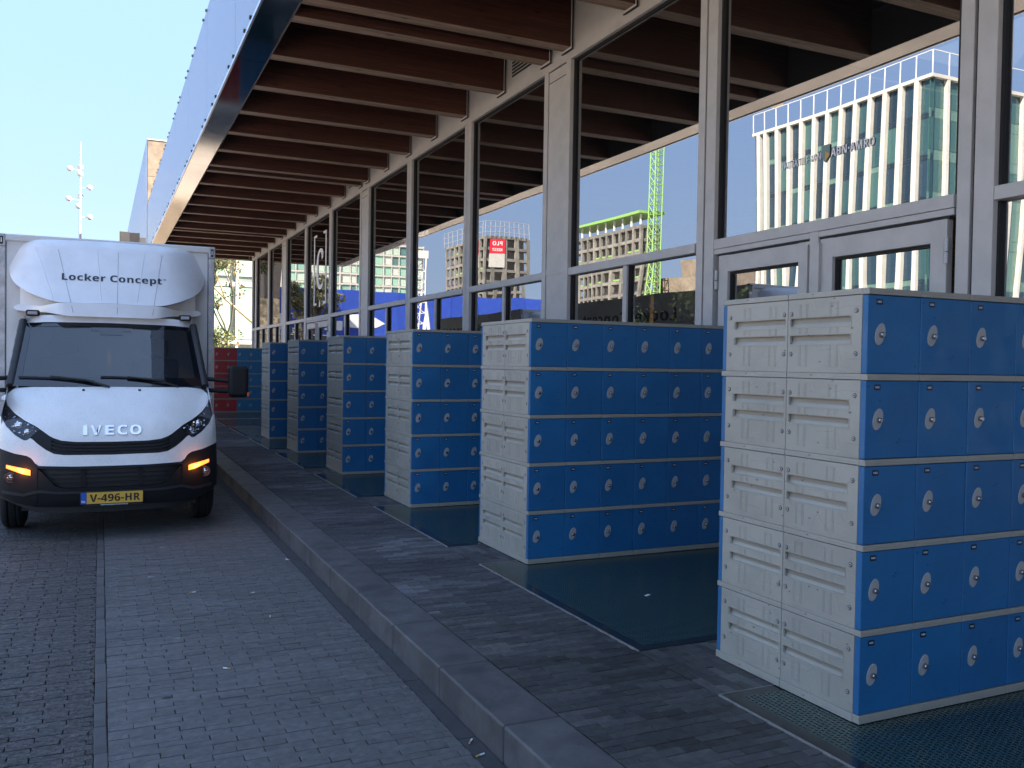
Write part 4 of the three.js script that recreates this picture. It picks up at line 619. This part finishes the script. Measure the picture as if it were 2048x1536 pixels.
{
  const t = thing('tree', 'pale barked tree with a long bright limb reaching over the pavement', 'tree', 'trees beyond the pavilion end', 8.6, ROAD, -44.5), s = [], tips = [];
  s.push(tap(V(0, 0, 0), V(-0.3, 2.4, 0), 0.2, 0.16), tap(V(-0.3, 2.4, 0), V(-1.7, 3.3, 0.2), 0.085, 0.07), tap(V(-1.7, 3.3, 0.2), V(-3.2, 4.55, 0.3), 0.07, 0.055), tap(V(-3.2, 4.55, 0.3), V(-4.2, 5.6, 0.3), 0.055, 0.035), tap(V(-3.2, 4.55, 0.3), V(-3.9, 6.4, 0.5), 0.045, 0.03), tap(V(-0.3, 2.4, 0), V(-0.4, 5.4, 0), 0.14, 0.1));
  for (const p of [V(-4.2, 5.6, 0.3), V(-3.9, 6.4, 0.5), V(-0.4, 5.4, 0), V(-2.4, 5.0, 0)]) branchy(p, V(rr(-0.5, 0.5), 1, 0).normalize(), 1.2, 0.035, 2, s, tips);
  part('trunk', s, barkPale, t); leaves(5200, tips.map(([p, q]) => [p, Math.max(0.5, q)]), 0.16, leafG, t);
}
tree('low leafy shrub at the foot of the slender tree', 4.6, ROAD, -41.5, 2.9, 0.05, [0.1, 0], 3, 900, 0.16, [[0.18, 0.2, 0.05], [0.12, 0.15, 0.05]], barkPale, 'trees beyond the pavilion end');
{ // building with tall pale green panels
  const t = thing('green_panel_building', 'building clad in tall pale green glass panels beyond the trees', 'building', null, 0, ROAD, -62);
  part('wall', bxx(3.5, 18, 0, 9, -6, -0.1), std({ color: lin(0.16, 0.19, 0.18), roughness: 0.5 }), t);
  const mint = [lin(0.27, 0.40, 0.31), lin(0.30, 0.43, 0.34)].map((c) => phy({ color: c, roughness: 0.25, clearcoat: 0.4 }));
  for (let i = 0; i < 7; i++) { const x = 6.5 + (i - 1) * 1.95; part('panel', bxx(x, x + 1.38, 3.05, 6.55, -0.1, 0), mint[i % 2], t); part('panel', bxx(x, x + 1.38, 7.3, 9, -0.1, 0), mint[(i + 1) % 2], t); part('post', bxx(x + 1.73, x + 1.9, 0, 9, -0.1, 0.12), far.white, t); }
  part('ledge', bxx(3.5, 18, 2.72, 2.98, -0.1, 0.2), far.white, t); part('band', bxx(3.5, 18, 6.6, 6.9, -0.1, 0.06), far.white, t);
}
{ // taller block behind the canopy edge, mirrored flank
  const t = thing('tower_block', 'tan stone block with a pale mirrored flank rising behind the canopy edge', 'building', null, 2.33, ROAD, -55);
  part('core', bxx(0.05, 3.6, 0, 14.2, -40, -0.06), far.conc, t);
  const tan = [lin(0.40, 0.32, 0.235), lin(0.42, 0.34, 0.25), lin(0.385, 0.305, 0.225)].map((c) => std({ color: c, map: rep(concreteT, 0.4), roughness: 0.85, bumpMap: rep(cobbleT, 0.5), bumpScale: 0.008 }));
  for (let j = 0; j < 7; j++) for (let i = 0; i < 2; i++) part('stone_panel', bxx(0.06 + i * 1.78, 1.82 + i * 1.78, j * 2.02, j * 2.02 + 2.0, -0.06, 0), tan[(i + j * 2) % 3], t);
  for (let k = 0; k < 8; k++) part('flank_panel', bxx(0, 0.05, 0, 14.2, -k * 5 - 4.97, -k * 5 - 0.02), M.pv, t);
  part('coping', bxx(0.02, 3.62, 14.2, 14.26, -40, 0.02), far.white, t);
}
{ // floodlight mast
  const t = thing('floodlight_mast', 'slim tapering white mast with round floodlights on short arms', 'lamp post', null, -1.37, ROAD, -70), H = 16.9;
  part('pole', tap(V(0, 0, 0), V(0, H, 0), 0.17, 0.035, 12), std({ color: lin(0.55, 0.47, 0.47), roughness: 0.5 }), t);
  const px = 0.0336;                                                     // metres per photo pixel there
  for (const [dx, py, z] of [[-20, 340, 0], [0, 334, -0.3], [0, 351, 0.35], [18, 375, 0], [0, 392, -0.3], [-22, 400, 0], [-3, 415, 0.35], [18, 434, 0]]) {
    const y = H - (py - 285) * px * 1.05, x = dx * px, f = part('floodlight', [new THREE.SphereGeometry(0.19, 14, 10).scale(1, 1, 0.75).translate(x, y, z + 0.1), cyl(0.2, 0.12, 0.16, 14, x, y, z - 0.02, 'z')], std({ color: lin(0.62, 0.56, 0.54), roughness: 0.4 }), t);
    part('arm', bar(V(0, y - 0.05, 0), V(x * 0.9, y - 0.02, z), 0.025, 6), far.steelWhite, f);
  }
}
{ // low stone wing with a dark folded top, its crown showing over the truck roof
  const t = thing('stone_wing', 'low beige stone wing with a dark folded top behind the white truck', 'building', null, 0, ROAD, -52), st = [lin(0.46, 0.40, 0.30), lin(0.42, 0.36, 0.27), lin(0.49, 0.43, 0.33)].map((c) => std({ color: c, map: rep(splitT, 0.5), roughness: 0.9 }));
  part('core', bxx(0.98, 2.2, 0, 8.2, -3, -0.1), M.dark, t);
  for (let j = 0; j < 5; j++) part('stone_course', bxx(0.92, 2.28, j * 1.05, j * 1.05 + 1.03, -3, -0.02 + 0.03 * (j % 2)), st[j % 3], t);
  const q = std({ color: lin(0.035, 0.032, 0.035), map: rep(grainT, 0.8), roughness: 0.7 });
  part('dark_panel', [bxx(-0.48, 0, 5.25, 8.45, -0.12, 0).rotateY(0.16).translate(1.38, 0, -0.04)], q, t); part('dark_panel', [bxx(0, 0.5, 5.25, 8.42, -0.12, 0).rotateY(-0.16).translate(1.38, 0, -0.04)], q, t);
}

// ------------------------------------------------------------------ across the square: what the panes mirror
const mx = (x) => 2 * GX - x;
{ // office block with white fins
  const x0 = -54.6, z1 = -54.4, z0 = -77.2, H = 27.2, D = 24, FL = 3.62;
  const t = thing('office_block', 'glass office block with rows of upright white fins and a roof railing', 'building', null, 0, ROAD, 0);
  part('core', bxx(x0 - D, x0 - 0.3, 0, H, z0, z1 - 0.3), far.core, t);
  const gl = [lin(0.03, 0.075, 0.09), lin(0.02, 0.045, 0.075), lin(0.045, 0.11, 0.115), lin(0.014, 0.03, 0.05), lin(0.10, 0.19, 0.175)].map((c) => phy({ color: c, roughness: 0.08, ior: 1.6 }));
  const nA = 13, pA = (z1 - z0) / nA, nB = 12, pB = D / nB, fl = Math.floor(H / FL);
  for (let f = 0; f < fl; f++) {
    const y = H - (f + 1) * FL;
    for (let i = 0; i < nA; i++) { const z = z1 - (i + 1) * pA; part('window_pane', bxx(x0 - 0.3, x0 - 0.25, y + 0.5, y + FL - 0.04, z + 0.02, z + pA - 0.02), gl[Math.floor(rnd() * 4)], t); part('spandrel', bxx(x0 - 0.3, x0 - 0.26, y, y + 0.46, z + 0.02, z + pA - 0.02), gl[rnd() < 0.4 ? 4 : 3], t); }
    for (let i = 0; i < nB; i++) { const x = x0 - D + i * pB; part('window_pane', bxx(x + 0.02, x + pB - 0.02, y + 0.9, y + FL - 0.04, z1 - 0.3, z1 - 0.25), gl[i === nB - 1 ? 2 : Math.floor(rnd() * 5)], t); part('spandrel', bxx(x + 0.02, x + pB - 0.02, y, y + 0.86, z1 - 0.3, z1 - 0.26), gl[4], t); }
  }
  for (let i = 1; i <= nA; i++) part('fin', bxx(x0 - 0.28, x0 + 0.16, 0, H - 0.25, z1 - i * pA - 0.06 + (i === nA ? 0.7 : 0), z1 - i * pA + 0.42 + (i === nA ? 0.7 : 0)), far.white, t);
  for (let i = 0; i < nB; i++) part('fin', bxx(x0 - D + i * pB - 0.1, x0 - D + i * pB + 0.26, 0, H - 0.25, z1 - 0.28, z1 + 0.1), far.white, t);
  part('parapet', [bxx(x0 - D, x0 + 0.18, H - 0.25, H + 0.05, z0, z1 + 0.12)], far.white, t);
  for (let i = 0; i <= nA; i++) part('railing_post', bxx(x0 - 0.02, x0 + 0.06, H + 0.05, H + 2.1, z1 - i * pA - 0.035, z1 - i * pA + 0.035), far.steelWhite, t);
  for (let i = 0; i < nB; i++) part('railing_post', bxx(x0 - D + i * pB - 0.04, x0 - D + i * pB + 0.04, H + 0.05, H + 2.1, z1, z1 + 0.07), far.steelWhite, t);
  part('handrail', [bxx(x0, x0 + 0.06, H + 2.06, H + 2.11, z0, z1), bxx(x0 - D, x0, H + 2.06, H + 2.11, z1 + 0.02, z1 + 0.08)], far.steelWhite, t);
  part('roof_dish', new THREE.SphereGeometry(0.9, 14, 8).scale(1, 0.5, 1).translate(x0 - 0.6, H + 2.9, z0 + 2.6), std({ color: lin(0.6, 0.5, 0.36), roughness: 0.6 }), t);
}
// concrete frame towers under construction: dark core, piers and slabs proud of it
function frameTower(label, xv, z, w, d, H, nx, nz, nf, top, extra) {
  const x1 = mx(xv), t = thing('tower_under_construction', label, 'building', 'unfinished towers across the square', x1, ROAD, z), fh = H / nf;
  part('core', bxx(-d + 0.4, -Math.min(d * 0.5, 3), 0, H, -w + 3, -3), far.core, t);
  const pier = [lin(0.36, 0.355, 0.33), lin(0.44, 0.43, 0.39), lin(0.30, 0.30, 0.28)].map((c) => std({ color: c, map: rep(concreteT, 0.12), roughness: 0.85 })), lime = std({ color: lin(0.22, 0.42, 0.12), roughness: 0.6 }), plum = std({ color: lin(0.05, 0.035, 0.06), roughness: 0.4 });
  for (let i = 0; i <= nz; i++) part('pier', bxx(-0.75, 0, 0, H, -i * (w / nz) * 0.999 - 0.5, -i * (w / nz) * 0.999 + 0.35), pier[i % 3], t);
  for (let i = 1; i <= nx; i++) part('pier', bxx(-i * (d / nx) * 0.999 - 0.4, -i * (d / nx) * 0.999 + 0.8, 0, H, -0.75, 0), pier[(i + 1) % 3], t);
  for (let f = 0; f <= nf; f++) { part('slab', bxx(-d, -0.08, f * fh - 0.45, f * fh + 0.4, -w, -0.08), pier[f % 3], t); }
  for (let f = 1; f < nf; f++) for (let i = 0; i < nz; i++) if (hash(f, i, 17) < 0.45) part('window_frame', [bxx(-0.6, -0.4, f * fh + 0.55, f * fh + 1.0, -(i + 1) * (w / nz) + 0.5, -i * (w / nz) - 0.8)], f % 2 ? lime : plum, t);
  if (top) extra(t, H, w, d, lime); return t;
}
frameTower('unfinished concrete tower topped with lime green formwork under a crane', 130, -199.4, 39, 6, 39, 2, 11, 11, true, (t, H, w, d, lime) => {
  part('formwork', bxx(-d - 1, 1.2, H + 3.3, H + 4.0, -w - 1, 1), lime, t);
  for (let i = 0; i < 9; i++) part('prop', bxx(-0.5, -0.1, H + 0.5, H + 3.3, -i * 4.5 - 0.6, -i * 4.5 - 0.2), far.steelWhite, t);
});
frameTower('unfinished concrete tower hung with two red and white banners', 110, -258, 35, 15, 42, 4, 9, 12, true, (t, H, w, d) => {
  const red = std({ color: lin(0.62, 0.02, 0.05), roughness: 0.6 });
  for (const [x, z, ry] of [[-4.5, 0.12, 0], [0.12, -6.5, 1]]) { const p = ry ? bxx(x, x + 0.08, H - 5.2, H - 0.6, z - 2.6, z + 2.6) : bxx(x - 2.6, x + 2.6, H - 5.2, H - 0.6, z, z + 0.08), q = ry ? bxx(x, x + 0.08, H - 9.5, H - 5.2, z - 2.6, z + 2.6) : bxx(x - 2.6, x + 2.6, H - 9.5, H - 5.2, z, z + 0.08); const b = part('banner', p, red, t); part('banner_foot', q, far.white, b); const g = text('PLO', 1.3, 0.03, 'sans_bold', 3.4), g2 = text('KIEST', 0.9, 0.03, 'sans_bold', 3.4); if (ry) { g.rotateY(Math.PI / 2); g2.rotateY(Math.PI / 2); part('lettering', [g.translate(x + 0.09, H - 2.6, z), g2.translate(x + 0.09, H - 4.4, z)], M.pure, b); } else part('lettering', [g.translate(x, H - 2.6, z + 0.09), g2.translate(x, H - 4.4, z + 0.09)], M.pure, b); }
  const s = []; for (let i = 0; i < 10; i++) { s.push(bar(V(0.5, H, -i * w / 9), V(0.5, H + 5, -i * w / 9), 0.1, 4)); s.push(bar(V(-i * d / 9, H, 0.5), V(-i * d / 9, H + 5, 0.5), 0.1, 4)); }
  for (const y of [1.5, 3.2, 4.9]) s.push(bar(V(0.5, H + y, 0), V(0.5, H + y, -w), 0.1, 4), bar(V(0, H + y, 0.5), V(-d, H + y, 0.5), 0.1, 4)); part('scaffold', s, M.alu, t);
});
{ // tower crane: lattice mast
  const t = thing('tower_crane', 'lime green lattice mast of a tower crane beside the formwork', 'crane', null, mx(132.6), ROAD, -196.5), s = [], a = 1.25, H = 88, lime = std({ color: lin(0.24, 0.46, 0.14), roughness: 0.5 });
  for (const [x, z] of [[-a, -a], [a, -a], [a, a], [-a, a]]) s.push(bar(V(x, 0, z), V(x, H, z), 0.2, 4));
  part('mast', s, lime, t); const l = []; for (let y = 0; y < H; y += 2.6) for (const [p, q] of [[V(-a, y, a), V(a, y + 2.6, a)], [V(a, y, a), V(a, y + 2.6, -a)], [V(a, y, -a), V(-a, y + 2.6, -a)], [V(-a, y, -a), V(-a, y + 2.6, a)], [V(-a, y, a), V(a, y, a)], [V(a, y, a), V(a, y, -a)]]) l.push(bar(p, q, 0.11, 4)); part('lattice', l, lime, t);
  part('jib', [bar(V(0, H, 0), V(-20, H + 1, 34), 0.5, 4), bar(V(0, H, 0), V(6, H + 1, -12), 0.5, 4)], lime, t);
}
{ // green glass building
  const t = thing('green_glass_building', 'broad building of pale green glass squares beyond the blue hoarding', 'building', null, mx(81.5), ROAD, -234), W = 38, H = 34;
  part('wall', bxx(0, W, 0, H, -14, -0.4), far.core, t);
  const gg = [lin(0.30, 0.52, 0.42), lin(0.45, 0.58, 0.50), lin(0.10, 0.2, 0.2), lin(0.22, 0.4, 0.34), lin(0.55, 0.6, 0.55)].map((c) => phy({ color: c, roughness: 0.15 }));
  for (let j = 0; j < 12; j++) for (let i = 0; i < 16; i++) part('window_pane', bxx(i * 2.35 + 0.25, i * 2.35 + 2.2, j * 2.8 + 0.35, j * 2.8 + 2.6, -0.4, -0.3), gg[Math.floor(rnd() * 5)], t);
  for (let j = 0; j <= 12; j++) part('floor_band', bxx(0, W, j * 2.8 - 0.22, j * 2.8 + 0.22, -0.4, 0), far.white, t);
  for (let i = 0; i <= 16; i++) part('frame', bxx(i * 2.35 - 0.13, i * 2.35 + 0.13, 0, H, -0.4, -0.05), far.white, t);
}
{ // blue hoarding across the end of the square
  const t = thing('blue_hoarding', 'long blue hoarding with white graphics on a pale base', 'hoarding', null, 0, ROAD, -66), bl = [lin(0.02, 0.07, 0.46), lin(0.025, 0.08, 0.50)].map((c) => std({ color: c, roughness: 0.6, map: rep(paintT, 0.5) }));
  for (let i = 0; i < 12; i++) part('hoarding_panel', bxx(-26 + i * 2.2, -26 + i * 2.2 + 2.18, 3.6, 7.05, 0, 0.1), bl[i % 2], t);
  part('base_wall', bxx(-26, 0.4, 0, 3.2, -0.3, -0.02), std({ color: lin(0.62, 0.46, 0.33), roughness: 0.8 }), t);
  part('rail', bxx(-26, 0.4, 3.2, 3.58, -0.25, -0.1), M.grey, t);
  part('lettering', text('hi', 1.1, 0.03, 'sans_bold', 1.2).translate(-1.2, 3.95, 0.1), M.pure, t);
  const arrow = new THREE.Shape([[0, 0], [1.4, 0.7], [3.4, 0.55], [3.4, -0.35], [1.2, -0.45]].map((a) => new THREE.Vector2(...a))); part('graphic', new THREE.ExtrudeGeometry(arrow, { depth: 0.03, bevelEnabled: false }).translate(-9.6, 4.6, 0.1), M.pure, t);
  part('graphic', bxx(-6, -4.9, 4.0, 4.7, 0.1, 0.13), M.pure, t);
}
{ // white lattice mast in front of it
  const t = thing('lattice_mast', 'white lattice mast in front of the blue hoarding', 'mast', null, -8.9, ROAD, -56), s = [], a = 0.34, H = 8.6;
  for (const [x, z] of [[-a, -a], [a, -a], [a, a], [-a, a]]) s.push(bar(V(x, 0, z), V(x, H, z), 0.05, 5)); part('mast', s, far.steelWhite, t);
  const l = []; for (let y = 0; y < H - 0.4; y += 0.7) for (const [p, q] of [[V(-a, y, a), V(a, y + 0.7, a)], [V(a, y, a), V(a, y + 0.7, -a)], [V(a, y, -a), V(-a, y + 0.7, -a)], [V(-a, y, a), V(a, y, a)]]) l.push(bar(p, q, 0.03, 4)); part('lattice', l, far.steelWhite, t);
  part('lamp_head', [bxx(-0.5, 0.5, H, H + 0.5, -0.3, 0.3)], far.steelWhite, t);
}
{ // tan stone office far off
  const t = thing('stone_office', 'tan stone office block with a glazed corner far across the square', 'building', null, mx(138), ROAD, -190), tn = std({ color: lin(0.42, 0.35, 0.28), map: rep(concreteT, 0.1), roughness: 0.85 });
  part('wall', [bxx(-20, 0, 0, 25, -12, 16), bxx(-18, -3, 25, 30, -6, 8)], tn, t);
  for (let j = 0; j < 5; j++) for (let i = 0; i < 3; i++) part('window_pane', bxx(0, 0.12, 3 + j * 3.6, 5.6 + j * 3.6, 8 + i * 2.4, 10.1 + i * 2.4), phy({ color: lin(0.12, 0.2, 0.24), roughness: 0.1 }), t);
}
tree('round green tree standing on the square before the office block', -14.5, ROAD, -3.5, 7, 0.16, [0, 0], 4, 9000, 0.2, [[0.07, 0.12, 0.03], [0.1, 0.15, 0.04], [0.05, 0.09, 0.03]], barkDark, 'trees on the square');
tree('olive leaved tree standing before the blue hoarding', 0.75, ROAD, -47, 4.7, 0.26, [0, 0], 4, 6000, 0.2, [[0.14, 0.15, 0.07], [0.1, 0.11, 0.05], [0.2, 0.19, 0.1]], barkDark, 'trees on the square');

// ------------------------------------------------------------------ inside the pavilion, seen through the lower panes
{ const t = thing('timber_post', 'round yellow timber post standing inside behind the glass', 'post', null, 6.8, 0.006, -10.2); part('shaft', cyl(0.07, 0.07, 5.55, 16, 0, 2.78, 0), std({ color: lin(0.5, 0.33, 0.08), map: rep(woodT, 1), roughness: 0.5 }), t); part('foot_plate', cyl(0.12, 0.12, 0.02, 16, 0, 0.012, 0), M.alu, t); }

tree('indoor plant with fine bright leaves standing behind the glass', 6.9, 0.006, -9.45, 2.3, 0.03, [0.05, 0.1], 4, 1500, 0.11, [[0.16, 0.26, 0.07], [0.22, 0.30, 0.08]], barkPale, 'plants inside the pavilion');

// ------------------------------------------------------------------ litter
function butt(x, y, z, a, label) { const t = thing('cigarette_butt', label, 'litter', 'cigarette butts', x, y + 0.005, z, a); part('paper', cyl(0.004, 0.004, 0.026, 8, 0.008, 0, 0, 'x'), M.pure, t); part('filter', cyl(0.0041, 0.0041, 0.018, 8, -0.014, 0, 0, 'x'), std({ color: lin(0.55, 0.33, 0.13), roughness: 0.9 }), t); }
for (const [x, z, a] of [[0.984, -6.434, 0.5], [1.418, -7.414, 2.2], [0.999, -5.787, 1.4], [0.599, -6.601, 0.2], [0.62, -4.9, 2.4]]) butt(x, ROAD, z, a, 'cigarette butt lying on the smooth grey road bricks');
for (const [x, z, a] of [[1.485, -3.557, 0.9], [1.47, -3.413, 0.3]]) butt(x, ROAD - 0.006, z, a, 'cigarette butt lying in the dark gutter by the kerb');
{ const t = thing('paper_scrap', 'small white paper scrap lying on a dark glass paving panel', 'litter', null, 3.268, 0.004, -4.847, 0.5); part('sheet', rbox(0.05, 0.003, 0.02, 0.0012, 0, 0.002, 0), M.pure, t); }

renderer.render(scene, camera);
